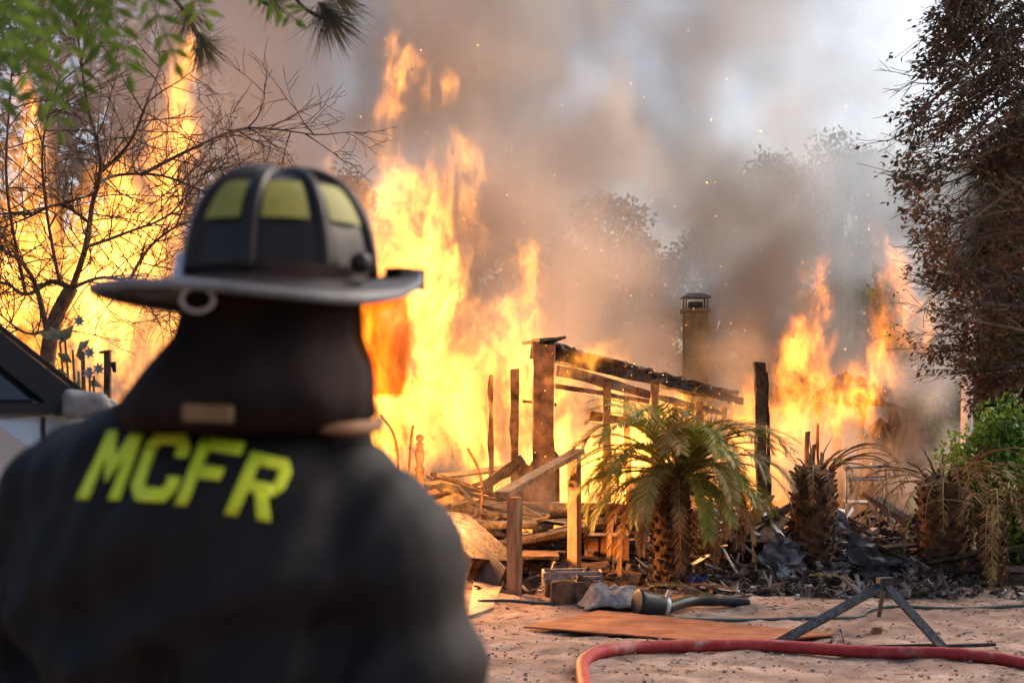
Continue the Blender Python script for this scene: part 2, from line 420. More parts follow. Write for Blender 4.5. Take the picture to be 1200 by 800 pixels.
sheet((P(735, 604, 16.2), P(800, 604, 16.4), P(798, 575, 16.4), P(737, 560, 16.2)), .05, 'char', 'wall_panel', rough=.025, n=8)
sheet((P(1005, 600, 18.9), P(1095, 600, 18.9), P(1078, 478, 19.2), P(1020, 500, 19.0)), .10, 'char', 'wall_panel', rough=.07, n=10)
# chimney
ch = tag(empty('chimney', P(815, 600, 19.4)), 'square chimney with flat metal rain cap half lost in smoke', 'chimney'); ch.location.z = 0
Dc = 19.4; cz = lambda y: P(0, y, Dc).z; cx = P(815, 0, Dc).x
brick = mat('sooty_masonry', (.012, .014, .018), (.03, .034, .04), rough=.9, scale=12, bump=.5)
mb = MB(); mb.beam((cx, Dc, 0), (cx, Dc, cz(367)), .31, .34, up=Vector((0, 1, 0))); mb.build('stack', brick, ch)
mb = MB(); mb.beam((cx, Dc, cz(366.5)), (cx, Dc, cz(362)), .37, .40, up=Vector((0, 1, 0))); mb.build('crown', brick, ch)
mb = MB(); mb.beam((cx, Dc, cz(363)), (cx, Dc, cz(354)), .18, .18, up=Vector((0, 1, 0))); mb.build('flue', brick, ch)
for sx in (-1, 1):
    for sy in (-1, 1):
        mb = MB(); mb.beam((cx + sx * .145, Dc + sy * .145, cz(363)), (cx + sx * .145, Dc + sy * .145, cz(348.5)), .02, .02); mb.build('cap_leg', M['blacksteel'], ch)
mb = MB(); k0 = len(mb.v)
mb.v += [(cx + x * .205, Dc + y * .205, cz(349)) for x, y in ((-1, -1), (1, -1), (1, 1), (-1, 1))] + [(cx + x * .10, Dc + y * .10, cz(344)) for x, y in ((-1, -1), (1, -1), (1, 1), (-1, 1))]
mb.face((3, 2, 1, 0)); mb.face((4, 5, 6, 7)); mb.bridge(0, 4, 4); mb.build('rain_cap', M['blacksteel'], ch)
# charred upright post
cp = tag(empty('charred_post', P(893, 662, 14.5)), 'blackened upright timber post split at its top beside the palm', 'post'); cp.location.z = 0
mb = MB(); mb.beam((P(894, 0, 14.5).x, 14.5, -.05), P(890, 424, 14.5), .105, .10, up=Vector((0, 1, 0)), rough=.012, seg=16, rng=rh); mb.build('upright', M['char'], cp)
mb = MB(); mb.beam((P(903, 0, 14.55).x, 14.56, -.05), P(899, 436, 14.55), .04, .05, up=Vector((0, 1, 0)), rough=.012, seg=16, rng=rh, taper=.6); mb.build('splinter', M['char'], cp)
# jagged burnt stump behind the trimmed palms
mb = MB()
for dx, y, w in ((-8, 505, 10), (0, 520, 14), (7, 498, 8), (13, 530, 9)):
    a = P(953 + dx, 600, 16); a.z = 0; mb.beam(a, P(953 + dx * .8, y, 16), w / FPX * 16, .10, up=Vector((0, 1, 0)), rough=.02, seg=6, rng=rh, taper=.25)
thing1('burnt_stump', mb, M['charbrown'], 'jagged burnt tree stump with splintered top in the orange glow', 'stump')
# burnt metal garden chair
gc = tag(empty('metal_chair', P(1015, 640, 15.6)), 'thin scorched metal chair frame amid rubble near the palm stumps', 'chair'); gc.location.z = 0
def gcb(a, b, name, r=.011): mb = MB(); mb.tube([a, b], r, 6); mb.build(name, M['steel'], gc)
for px, D in ((992, 15.5), (1038, 15.5), (996, 16.0), (1034, 16.0)):
    a = P(px, 0, D); a.z = 0; gcb(a, P(px, 548 if D < 15.8 else 560, D), 'leg')
gcb(P(990, 548, 15.5), P(1042, 546, 15.5), 'armrest', .014); gcb(P(992, 560, 15.5), P(1038, 558, 15.5), 'crossbar'); gcb(P(996, 562, 16), P(1034, 562, 16), 'crossbar')
mb = MB(); mb.beam(P(992, 588, 15.75), P(1038, 588, 15.75), .45, .02); mb.build('seat', M['steel'], gc)
# ------------------------------------------------------------------ stair handrail
hr = tag(empty('handrail', G(603, 700)), 'wooden stair handrail of two posts and a sloping top rail', 'handrail')
def hpost(px, ytop, D, w, rz):
    x = P(px, 0, D).x; mb = MB(); ux = Vector((math.sin(rz), math.cos(rz), 0))
    mb.beam((x, D, -.05), (x, D, P(0, ytop, D).z), w, w, up=ux, seg=6, rough=.0025, rng=rh); mb.build('post', M['wood'], hr)
hpost(603, 582, 12.15, .098, R(28)); hpost(673, 534, 13.2, .098, R(28))
mb = MB(); a = P(588, 579, 12.0); b = P(678, 528.5, 13.3); mb.beam(a, b, .13, .045, seg=8, rough=.002, rng=rh); mb.build('top_rail', M['wood'], hr)

# ------------------------------------------------------------------ heaps of charred boards
rp = random.Random(21)
def plank(a, b, w, t, m, label, group, rough=.006, up=None, name='charred_board', cat='board'):
    mb = MB(); mb.beam(a, b, w, t, up=up or Vector((rp.uniform(-.5, .5), rp.uniform(-.5, .5), 1)), rough=rough, seg=5, rng=rp)
    return thing1(name, mb, M[m], label, cat, group)
def heap(n, x0, x1, y0, y1, D0, D1, lmin, lmax, label, group, mats, tilt=.25, ang=(-.5, .5)):
    rp.seed(int(x0 * 3 + y0) + 1)
    for i in range(n):
        px = rp.uniform(x0, x1); py = y0 + (y1 - y0) * rp.random(); D = rp.uniform(D0, D1)
        c = P(px, py, D); c.z = max(c.z, .06)
        l = rp.uniform(lmin, lmax); az = rp.uniform(*ang); el = rp.uniform(-tilt, tilt)
        d = Vector((math.cos(az) * math.cos(el), math.sin(az) * math.cos(el), math.sin(el))) * (l / 2)
        a, b = c - d, c + d
        dz = max(0, .02 - min(a.z, b.z)); a.z += dz; b.z += dz
        plank(a, b, rp.uniform(.05, .15), rp.uniform(.02, .05), rp.choice(mats), label, group)
heap(34, 560, 720, 600, 668, 13.6, 15.0, .5, 1.5, 'charred board in the smoking heap behind the handrail', 'charred boards heaped behind the handrail', ['char', 'char', 'charbrown'])
heap(12, 575, 710, 655, 690, 13.0, 14.0, .3, .9, 'short scorched board low in the heap under the stairs', 'short boards under the stairs', ['charbrown', 'char', 'paleboard'], .2)
heap(46, 470, 615, 550, 655, 14.2, 16.2, .4, 1.3, 'burning board in the collapsed heap beside the blaze', 'burning boards left of the handrail', ['char'], .6, (-1.2, 1.2))
heap(34, 845, 940, 605, 688, 13.4, 15.2, .4, 1.3, 'charred board in the tangled heap between the palm and the stump', 'charred boards between palm and stump', ['char', 'char', 'steel', 'charbrown'], .7, (-1, 1))
heap(34, 985, 1085, 612, 684, 13.3, 15.6, .4, 1.4, 'charred board in the rubble between the two bare palm stumps', 'charred boards between the stumps', ['char', 'char', 'steel', 'charbrown'], .6, (-1, 1))
heap(12, 1120, 1215, 640, 686, 13.2, 15.0, .4, 1.2, 'charred board lying below the green bushes', 'charred boards by the bushes', ['char', 'charbrown'], .2)
heap(12, 700, 860, 640, 690, 13.6, 15.0, .4, 1.2, 'charred board in the dark rubble behind the green palm', 'charred boards behind the palm', ['char', 'charbrown'], .3)
# bright metal tubes and struts leaning out of the tangle
for a, b, m, w, lab in (
    ((838, 606, 13.6), (905, 668, 13.2), 'palemetal', .05, 'long pale metal strut slanting out of the tangle by the palm'),
    ((842, 622, 13.9), (912, 602, 14.2), 'palemetal', .03, 'thin white tube lying across the tangle by the palm'),
    ((893, 601, 13.8), (955, 690, 13.0), 'steel', .07, 'broad dark steel bar sloping down to the bare stump'),
    ((846, 640, 13.3), (872, 692, 12.9), 'palemetal', .03, 'short bright tube standing in the tangle by the palm'),
    ((828, 676, 12.95), (872, 678, 12.95), 'palemetal', .025, 'small pale rod lying level beside the palm trunk'),
    ((862, 602, 14.1), (900, 612, 13.7), 'palemetal', .05, 'curved white trim piece on the debris tangle'),
    ((988, 648, 13.4), (1035, 655, 13.3), 'steel', .05, 'grey metal bar across the rubble above the A-frame stand'),
    ((1010, 668, 13.2), (1060, 690, 12.9), 'blacksteel', .05, 'dark steel bar sloping from the black panel to the yard'),
    ((1075, 690, 12.8), (1165, 682, 12.9), 'char', .06, 'long burnt beam lying flat before the right palm stump'),
    ((820, 712, 11.9), (880, 706, 12.2), 'rubber', .05, 'short length of black pipe lying beyond the rusty sheet')):
    mb = MB(); A, B = P(*a), P(*b); A.z = max(A.z, .02); B.z = max(B.z, .02); mid = A.lerp(B, .5) + Vector((0, 0, rp.uniform(-.02, .03)))
    mb.tube(spline([A, mid, B], 5), w / 2, 7, flat=.5); thing1('metal_strut' if m != 'char' and m != 'rubber' else ('burnt_beam' if m == 'char' else 'pipe'), mb, M[m], lab, 'beam' if m == 'char' else ('pipe' if m == 'rubber' else 'metal bar'))
# small rubble
M['ashpale'] = mat('pale_rubble', (.10, .085, .075), (.36, .31, .28), rough=.95, scale=9, bump=.6, bscale=35, isl=.5)
mb = MB()
for _ in range(3600):
    px = rp.choice((rp.uniform(560, 1215), rp.uniform(830, 1110))); D = 12.3 + 3.2 * rp.random() ** 1.4; x = P(px, 0, D).x
    hgt = (.06 + .34 * max(0, min(1, (D - 12.6) / 1.6))) * rp.random() ** 1.6
    if px < 830 or px > 1110: hgt *= .5
    c = Vector((x, D, gz(x, D) + hgt)); s = .012 + .05 * rp.random() ** 3
    if rp.random() < .55: chunk(mb, c, s, rp, flat=rp.uniform(.2, .9))
    else:
        d = Vector((rp.uniform(-1, 1), rp.uniform(-1, 1), rp.uniform(-.6, .6))).normalized() * s * rp.uniform(2, 5)
        mb.beam(c - d, c + d, s * .7, s * rp.uniform(.15, .5), up=Vector((rp.uniform(-1, 1), rp.uniform(-1, 1), 1)), rough=s * .12, rng=rp)
mb.m = [rp.choice((0, 0, 0, 1, 2))] * 0 or [(hash((i // 6) * 7919) % 11 > 7) + (hash((i // 6) * 104729) % 13 > 11) for i in range(len(mb.f))]
tag(mb.build('rubble', [M['ash'], M['ashpale'], M['white']]), 'charred rubble and ash piled along the edge of the ruin', 'rubble', kind='stuff')
# twisted crumpled sheets in the tangle
def crumple(px, py, D, w, h, m, label, name='crumpled_sheet', cat='scrap'):
    n = 7; mb = MB(); c = P(px, py, D); c.z = max(c.z, .05); tilt = rp.uniform(-.9, .9); th = .004
    rows = []
    for s in (1, -1):
        for j in range(n):
            for i in range(n):
                if s == 1: rows.append(Vector(((i / (n - 1) - .5) * w + rp.uniform(-.02, .02), rp.uniform(-.1, .1) * w * 1.2, (j / (n - 1)) * h + rp.uniform(-.03, .03))))
    rot = Matrix.Rotation(tilt, 3, 'Y') @ Matrix.Rotation(rp.uniform(-.9, .3), 3, 'X')
    rows = [c + rot @ v for v in rows]; mz = min(v.z for v in rows); 
    for v in rows: v.z += max(0, .015 - mz)
    k = len(rows); mb.v = [tuple(v) for v in rows] + [tuple(v + Vector((0, th, 0))) for v in rows]
    for j in range(n - 1):
        for i in range(n - 1):
            q = j * n + i; mb.face((q, q + 1, q + n + 1, q + n)); mb.face((k + q, k + q + n, k + q + n + 1, k + q + 1))
    thing1(name, mb, M[m], label, cat)
M['blacksheet'] = mat('black_panel', (.02, .02, .023), (.06, .06, .07), rough=.5, scale=6, bump=.3)
crumple(1012, 684, 12.95, .42, .36, 'blacksheet', 'black crumpled panel standing behind the A-frame stand', 'metal_hood', 'panel')
crumple(905, 680, 13.1, .35, .30, 'steel', 'crumpled grey sheet metal beside the first palm stump')
crumple(875, 665, 13.4, .40, .30, 'char', 'burnt black sheet crumpled in the tangle by the palm')
crumple(985, 640, 13.9, .30, .34, 'steel', 'torn grey sheet standing between the palm stumps')
crumple(1052, 668, 13.5, .22, .18, 'white', 'white torn scrap in the rubble between the stumps')
crumple(915, 692, 12.9, .12, .12, 'white', 'small white scrap under the leaning steel bar')
M['blue'] = mat('blue_plastic', (.02, .03, .12), (.04, .06, .22), rough=.5, scale=8)
crumple(818, 703, 12.6, .16, .09, 'blue', 'scrap of dark blue plastic at the foot of the palm')
M['orangewood'] = mat('firelit_wood', (.22, .09, .03), (.36, .16, .06), rough=.7, scale=4, bump=.2)  # wood with the orange firelight put into its colour
sh = sheet((P(822, 694, 13.7), P(880, 694, 13.7), P(882, 652, 13.9), P(824, 650, 13.9)), .03, 'orangewood', 'orange_panel', None, .004, 3); tag(sh, 'flat orange-brown panel leaning in the rubble behind the palm', 'panel')

# dressers / cabinets and boards at the foot of the stairs
cb = tag(empty('drawer_cabinet', P(705, 664, 13.9)), 'low wooden drawer cabinet behind the handrail topped with charred cloth', 'cabinet')
mb = MB(); mb.beam(P(684, 643, 14.1), P(735, 643, 14.1), .35, .29); mb.build('carcass', M['charbrown'], cb)
for px in (693, 712, 729):
    mb = MB(); mb.beam(P(px - 8, 643, 13.91), P(px + 8, 643, 13.91), .02, .22, rough=.002, seg=2, rng=rp); mb.build('drawer_front', M['orangewood'], cb)
tb = tag(empty('small_table', P(632, 690, 13.3)), 'small scorched wooden table frame standing behind the front post', 'table'); tb.location.z = 0
for px, D in ((610, 13.1), (648, 13.1), (612, 13.6), (645, 13.6)):
    a = P(px, 0, D); a.z = -.02; mb = MB(); mb.beam(a, P(px, 652, D), .04, .04, rough=.003, seg=3, rng=rp); mb.build('leg', M['charbrown'], tb)
mb = MB(); mb.beam(P(604, 650, 13.35), P(654, 650, 13.35), .55, .03, rough=.006, seg=4, rng=rp); mb.build('table_top', M['charbrown'], tb)
# overturned desk and pale board beside the firefighter
dk = tag(empty('overturned_desk', P(555, 680, 12.6)), 'tipped-over dark desk lying against the debris left of the handrail', 'desk')
def slab(c, u, v, n, m, name, par):
    c, u, v, n = Vector(c), Vector(u), Vector(v), Vector(n); mb = MB()
    for s in (-1, 1):
        for x, y in ((-1, -1), (1, -1), (1, 1), (-1, 1)): mb.v.append(tuple(c + u * x / 2 + v * y / 2 + n * s / 2))
    for f in ((0, 3, 2, 1), (4, 5, 6, 7), (0, 1, 5, 4), (1, 2, 6, 5), (2, 3, 7, 6), (3, 0, 4, 7)): mb.face(f)
    return mb.build(name, M[m], par)
ud = (P(583, 655, 12.6) - P(520, 598, 13.4)); nd = Vector((.35, -.3, .9)).normalized(); vd = nd.cross(ud.normalized()) * .55
slab(P(550, 628, 13.0), ud, vd, nd * .03, 'char', 'desk_top', dk)
slab(P(556, 652, 12.75), ud * .95, nd * .26, vd.normalized() * .025, 'blacksheet', 'front_panel', dk)
slab(P(580, 668, 12.75), vd, nd * .22, ud.normalized() * .025, 'charbrown', 'side_panel', dk)
sh = sheet((G(548, 722), G(578, 712), P(590, 682, 12.6), P(556, 676, 12.9)), .02, 'paleboard', 'pale_board', None, .004, 3); tag(sh, 'pale plywood board leaning below the overturned desk', 'board')
# turned newel post and iron rods in the burning heap
nw = tag(empty('newel_post', P(492, 620, 14.3)), 'turned newel post with ball finial standing in the burning heap', 'post'); nw.location.z = 0
x = P(492, 0, 14.3).x; z = lambda y: P(0, y, 14.3).z
mb = MB(); mb.lathe((x, 14.3, 0), [(.04, 0), (.04, z(552)), (.055, z(550)), (.03, z(546)), (.045, z(538)), (.05, z(531)), (.03, z(522)), (.045, z(520)), (.02, z(518))], 12); mb.build('shaft', M['charbrown'], nw, True)
mb = MB(); mb.lathe((x, 14.3, 0), [(.012, z(518)), (.036, z(515.5)), (.042, z(513)), (.036, z(510.5)), (.008, z(508.5))], 12); mb.build('finial', M['charbrown'], nw, True)
for a, b, c in (((462, 590), (466, 530), (446, 486)), ((476, 600), (480, 540), (484, 498)), ((556, 600), (565, 570), (548, 525))):
    A = P(a[0], a[1], 14.2); A.z = 0
    mb = MB(); mb.tube(spline([A, P(*b, 14.2), P(*c, 14.2)], 6), .013, 6); thing1('iron_rod', mb, M['rust'], 'bent iron rod standing up in the burning heap beside the newel post', 'rod', 'bent iron rods')

# ------------------------------------------------------------------ small things at the edge of the yard
pb = tag(empty('planter_box', G(668, 700)), 'grey slatted planter box with broken rim in front of the handrail', 'planter')
D0 = 12.4; zb = P(0, 696, D0).z; zt = P(0, 670, D0).z; xl = P(637, 0, D0).x; xr = P(705, 0, D0).x; dep = .28
for k in range(5):
    zz = zb + (zt - zb) * (k + .5) / 5
    for yy in (D0, D0 + dep):
        mb = MB(); mb.beam((xl, yy, zz), (xr, yy + .05, zz + rp.uniform(-.004, .004)), .018, (zt - zb) / 5 * .86, rough=.003, seg=6, rng=rp); mb.build('slat', M['greywood'], pb)
    for xx in (xl, xr):
        mb = MB(); mb.beam((xx, D0 + .012, zz), (xx, D0 + dep - .012 + (.05 if xx == xr else 0), zz), .018, (zt - zb) / 5 * .86, rough=.003, seg=3, rng=rp); mb.build('slat', M['greywood'], pb)
mb = MB(); mb.beam((xl + .02, D0 + dep / 2, zb + .03), (xr - .02, D0 + dep / 2 + .03, zb + .03), dep - .05, .02); mb.build('base_board', M['greywood'], pb)
mb = MB(); mb.tube([P(668, 688, 12.5), P(690, 666, 12.65)], .022, 8); thing1('black_pipe', mb, M['blacksteel'], 'stub of black pipe sticking out of the grey planter box', 'pipe')
for px, r, h in ((661, .115, .19), (683, .10, .17), (645, .05, .14)):
    g = G(px, 708 if px > 650 else 702); mb = MB(); mb.lathe(g + Vector((0, .1, -.01)), [(r * .96, 0), (r, h * .5), (r * .97, h)], 12)
    for i, v in enumerate(mb.v): mb.v[i] = (v[0], v[1], v[2] + (rp.uniform(-.03, .03) if v[2] > h * .8 else 0))
    thing1('log_round', mb, M['charbrown'], {661: 'wide short log round under the grey planter box', 683: 'log round under the sloping brown boards', 645: 'thin log prop under the left end of the planter box'}[px], 'log')
for k in range(3):
    a = P(668 + 4 * k, 682 - 3 * k, 12.05 + .05 * k); b = P(712 + 3 * k, 704 - 5 * k, 12.2 + .06 * k); mb = MB(); mb.beam(a, b, .06, .03, up=Vector((.2, -.6, 1)), rough=.004, seg=4, rng=rp)
    thing1('scorched_board', mb, M['charbrown'], 'brown scorched slat sloping down beside the grey blanket', 'board', 'sloping slats by the blanket')
# grey blanket: a crumpled heap of cloth
def blanket():
    n = 46; m = 30; mb = MB(); rb = random.Random(4)
    def surf(u, v):
        px = 681 + 74 * u; x = P(px, 0, 11.55).x; y = 11.18 + .60 * v
        env = math.sin(math.pi * min(1, max(0, u * .92 + .04))) ** .55 * math.sin(math.pi * min(1, max(0, v * .96 + .02))) ** .6
        lump = .20 + .05 * math.sin(5 * u + 2) + .03 * math.sin(7 * v + 1)
        if u < .2: lump *= .25 + 3.2 * u
        f = math.sin(19 * u + 8 * v + 2.2 * math.sin(6 * v + 3 * u)) * .022 + math.sin(31 * v - 12 * u + 3 * math.sin(9 * u)) * .016 + math.sin(47 * u + 20 * v) * .006
        return Vector((x + .03 * math.sin(9 * v + 4 * u), y + .03 * math.sin(8 * u), env * (lump + f) + .012))
    for j in range(m + 1):
        for i in range(n + 1): mb.v.append(tuple(surf(i / n, j / m)))
    for j in range(m):
        for i in range(n):
            a = j * (n + 1) + i; mb.face((a, a + 1, a + n + 2, a + n + 1))
    o = thing1('blanket', mb, mat('grey_blanket', (.20, .18, .17), (.34, .31, .29), rough=1, scale=40, bump=.5, bscale=150, spec=.05), 'crumpled grey blanket lying on the sand before the palm', 'blanket', smooth=True)
    s = o.modifiers.new('thickness', 'SOLIDIFY'); s.thickness = .012; s.offset = 1
blanket()
bt = tag(empty('black_boot', G(768, 724)), 'black tapered rubber boot shaft lying on its side by the blanket', 'boot')
A = G(748, 724) + Vector((0, .12, .105)); B = G(784, 722) + Vector((0, .12, .062))
ax = (B - A); L_ = ax.length
mb = MB(); mb.lathe(A, [(.085, 0), (.105, .002), (.110, .02), (.100, .05), (.088, L_ * .55), (.078, L_ * .8), (.066, L_)], 20, axis=ax); mb.build('shaft', M['rubber'], bt, True)
mb = MB(); mb.lathe(A + ax * .84, [(.070, 0), (.0765, .004), (.0745, .04), (.068, .044)], 20, axis=ax); mb.build('strap', M['palemetal'], bt, True)
mb = MB(); mb.beam(A + ax * .93 + Vector((0, -.03, .05)), A + ax * .99 + Vector((.02, -.03, .13)), .012, .03); mb.build('clip', M['palemetal'], bt)
mb = MB(); mb.tube(spline([G(783, 722) + Vector((0, .1, .05)), G(812, 716) + Vector((0, .15, .06)), G(845, 713) + Vector((0, .1, .05)), G(880, 712) + Vector((0, .1, .03))], 8), [.045] * 16 + [.04] * 9, 10)
thing1('black_duct', mb, M['rubber'], 'sagging black duct pipe lying between the boot and the palm', 'pipe', smooth=True)
# rusty sheet lying on the sand
M['rustsheet'] = mat('rusty_sheet', (.24, .075, .03), (.46, .17, .075), rough=.85, scale=3.2, detail=9, bump=.35, bscale=40, c3=(.35, .12, .05))
sh = sheet([G(613, 737) + Vector((0, 0, .015)), G(857, 757) + Vector((0, 0, .02)), G(985, 746.5) + Vector((0, 0, .022)), G(702, 723.5) + Vector((0, 0, .05))], .012, 'rustsheet', 'rusty_sheet', None, .004, 14)
tag(sh, 'wide flat rust-orange sheet lying on the sandy ground', 'metal sheet')
# red fire hose
hp = [(690, 835), (683, 800), (684, 786), (700, 775), (740, 768.5), (790, 766), (880, 766), (960, 768), (1040, 772), (1120, 778), (1205, 785), (1330, 800)]
pts = [G(*q) for q in hp]; sp = spline(pts, 14); HRAD = .040
for p in sp: p.z = gz(p.x, p.y) + HRAD * .92
mb = MB(); mb.tube(sp, [HRAD * (1 + .02 * math.sin(i * 2.1) + .018 * rp.uniform(-1, 1)) for i in range(len(sp))], 18)
def hose_material():
    m = mat('red_hose', (.26, .018, .02), (.40, .05, .045), rough=.6, scale=7, bump=.25, bscale=120, c3=(.33, .03, .03), bdist=.004)
    nt = m.node_tree; N = nt.nodes; L = nt.links; b = N['Principled BSDF']; src = b.inputs['Base Color'].links[0].from_socket
    n = N.new('ShaderNodeTexNoise'); n.inputs['Scale'].default_value = 5.5; n.inputs['Detail'].default_value = 7; tc = N.new('ShaderNodeTexCoord'); L.new(tc.outputs['Object'], n.inputs[0])
    r = N.new('ShaderNodeValToRGB'); L.new(n.outputs[0], r.inputs[0]); r.color_ramp.elements[0].position = .58; r.color_ramp.elements[1].position = .74; r.color_ramp.elements[1].color = (.6, .6, .6, 1)
    x = N.new('ShaderNodeMix'); x.data_type = 'RGBA'; L.new(r.outputs[0], x.inputs[0]); L.new(src, x.inputs[6]); x.inputs[7].default_value = (.48, .36, .30, 1); L.new(x.outputs[2], b.inputs['Base Color']); return m
thing1('fire_hose', mb, hose_material(), 'thick red fire hose curving across the sandy ground', 'hose', smooth=True)
# thin garden hoses
M['hose'] = mat('garden_hose', (.03, .05, .05), (.06, .09, .085), rough=.5, scale=9)
for pts, lab in (([(770, 729), (840, 727), (930, 725), (1000, 722), (1018, 716), (1045, 712), (1110, 711), (1185, 710), (1260, 709)], 'thin dark green garden hose winding across the sand behind the stand'),
                 ([(560, 709), (600, 707), (650, 707.5), (690, 704), (720, 702)], 'thin dark cable lying before the planter box')):
    s_ = spline([G(*q) for q in pts], 8)
    for p in s_: p.z = gz(p.x, p.y) + .012
    mb = MB(); mb.tube(s_, .014, 8); thing1('garden_hose' if 'hose' in lab else 'cable', mb, M['hose'], lab, 'hose' if 'hose' in lab else 'cable', smooth=True)
# black A-frame stand
st = tag(empty('a_frame_stand', G(1010, 762)), 'black steel A-frame stand straddling the sand behind the red hose', 'stand')
ap = P(1037, 684, 9.9); f1 = G(903, 760); f2 = G(1112, 768); f3 = G(1030, 722)
for f_, w in ((f1, .058), (f2, .058)):
    mb = MB(); mb.beam(f_ + Vector((0, 0, .01)), ap, w, .03, up=Vector((0, -.75, .65)), seg=4, rough=.0015, rng=rp); mb.build('leg', M['blacksteel'], st)
mb = MB(); mb.beam(f3 + Vector((0, 0, .01)), ap + Vector((0, .02, -.02)), .03, .03); mb.build('rear_leg', M['blacksteel'], st)
mb = MB(); mb.box(ap + Vector((0, 0, .01)), .10, .07, .07, .2); mb.build('hinge_block', M['blacksteel'], st)
mb = MB(); a = G(958, 764) + Vector((0, 0, .018)); b = G(1166, 757.5) + Vector((0, 0, .015)); mb.beam(a, b, .035, .02, seg=6, rough=.002, rng=rp); thing1('flat_bar', mb, M['blacksteel'], 'long black flat bar lying on the sand beyond the hose', 'metal bar')
mb = MB(); a = G(985, 762) + Vector((0, 0, .02)); b = G(1100, 760) + Vector((0, 0, .028)); mb.beam(a, b, .02, .02); thing1('thin_bar', mb, M['blacksteel'], 'short black bar resting beside the long flat bar', 'metal bar')
mb = MB(); mb.tube(spline([G(968, 753), G(975, 758) + Vector((0, 0, .04)), G(984, 748) + Vector((0, 0, .07)), G(990, 755)], 6), .008, 6); thing1('bent_wire', mb, M['blacksteel'], 'small loop of bent black wire on the sand', 'wire')
mb = MB(); chunk(mb, G(1028, 744) + Vector((0, 0, .035)), .05, rp); thing1('stone', mb, M['charbrown'], 'single fist-sized brown lump between the legs of the stand', 'stone')
# ------------------------------------------------------------------ vegetation
rv = random.Random(77)
def frond_mesh(base, az, el, length, droop, n, ll, lw, rng, sparse=1.0, twist=0.0, rr=.009, vee=.35, gold=0):
    """feather palm leaf: arching rib with two rows of narrow leaflets"""
    mb = MB(); p = Vector(base); e = el; pts = [p.copy()]; dirs = []; st = length / 14
    for i in range(14):
        d = Vector((math.cos(az) * math.cos(e), math.sin(az) * math.cos(e), math.sin(e))); dirs.append(d)
        p = p + d * st; pts.append(p.copy()); e = max(e - droop / 14 * (.5 + 1.1 * i / 14), -1.5); az += twist / 14
    mb.tube(pts, [rr * (1 - .8 * i / 14) for i in range(15)], 4)
    for i in range(n):
        t = .14 + .86 * i / n; k = min(int(t * 14), 13); q = pts[k].lerp(pts[k + 1], t * 14 - k); d = dirs[k]
        s = d.cross(Vector((0, 0, 1)));
        if s.length < .05: s = Vector((-math.sin(az), math.cos(az), 0))
        s.normalize(); u = s.cross(d).normalized(); l = ll * (math.sin(math.pi * min(1, .12 + t * .80)) ** .7 + .12)
        for sg in (-1, 1):
            if rng.random() > sparse: continue
            dd = (s * sg * .70 + d * (.62 + .25 * t) + u * vee * rng.uniform(.4, 1.2) + Vector((0, 0, -.25 * rng.random()))).normalized()
            mb.blade(q, dd, u, l * rng.uniform(.8, 1.1), lw, 0, bend=l * rng.uniform(.03, .25))
    return mb
M['frond'] = mat('palm_green', (.15, .17, .02), (.36, .34, .06), rough=.5, scale=3.5, trans=.25, spec=.35, isl=.35)
M['frondgold'] = mat('palm_olive', (.20, .16, .045), (.40, .29, .09), rough=.6, scale=3.5, trans=.25, isl=.35)
M['fronddead'] = mat('palm_dead', (.14, .07, .028), (.36, .20, .08), rough=.8, scale=4, trans=.15, isl=.4)
M['palmtrunk'] = mat('palm_trunk', (.035, .02, .012), (.19, .10, .05), rough=.9, scale=10, bump=.8, bscale=50, bdist=.02, isl=.4)
def palm_trunk(root, base, prof, name='trunk', seed=1):
    rng = random.Random(seed); mb = MB(); mb.lathe(base, prof, 16)
    h0, h1 = prof[0][1], prof[-1][1]; n = int((h1 - h0) * 130)
    for i in range(n):                      # spiral of old leaf bases
        z = h0 + (h1 - h0) * i / n; a = i * 2.39996; r = np.interp(z, [q[1] for q in prof], [q[0] for q in prof])
        o = Vector((math.cos(a), math.sin(a), 0)); c = Vector(base) + o * (r - .01) + Vector((0, 0, z))
        mb.beam(c, c + o * rng.uniform(.03, .055) + Vector((0, 0, rng.uniform(.025, .06))), .055, .03, up=o, rough=.004, rng=rng, taper=.6)
    return mb.build(name, M['palmtrunk'], root)
pr = tag(empty('sago_palm', G(787, 687)), 'bushy green sago palm with drooping fronds beside the handrail', 'palm')
pc = pr.location.copy(); ptop = P(797, 545, 12.9).z
palm_trunk(pr, pc - Vector((0, 0, .03)), [(.17, 0), (.16, .5), (.15, ptop - .1), (.10, ptop + .02)])
top = Vector((pc.x + .06, pc.y, ptop))
for i in range(66):
    az = i * 2.39996 + rv.uniform(-.2, .2); q = i / 66
    el = R(66 - 60 * q + rv.uniform(-10, 10)); mb = frond_mesh(top + Vector((math.cos(az) * .07, math.sin(az) * .07, -.12 * q)), az, el, rv.uniform(.98, 1.28), R(rv.uniform(95, 150)) * (1 - .2 * q), 110, .175, .0105, rv, sparse=rv.uniform(.75, 1.0), twist=rv.uniform(-.5, .5))
    mb.build('frond', rv.choice((M['frond'], M['frond'], M['frond'], M['frondgold'], M['frondgold'], M['frondgold'], M['fronddead'])), pr)
for i in range(26):
    az = i * 2.39996 + rv.uniform(-.2, .2)
    mb = frond_mesh(top + Vector((math.cos(az) * .12, math.sin(az) * .12, -.12 - .15 * rv.random())), az, R(rv.uniform(-25, 10)), rv.uniform(.75, 1.0), R(110), 46, .13, .012, rv, sparse=.85)
    mb.build('dead_frond', M['fronddead'], pr)
for i in range(12):
    az = rv.uniform(0, 6.28); mb = frond_mesh(top, az, R(rv.uniform(55, 82)), rv.uniform(.45, .95), R(rv.uniform(30, 110)), 30, .09, .008, rv, sparse=.5, rr=.007)
    mb.build('dead_frond', M['fronddead'] if i % 3 else M['frondgold'], pr)
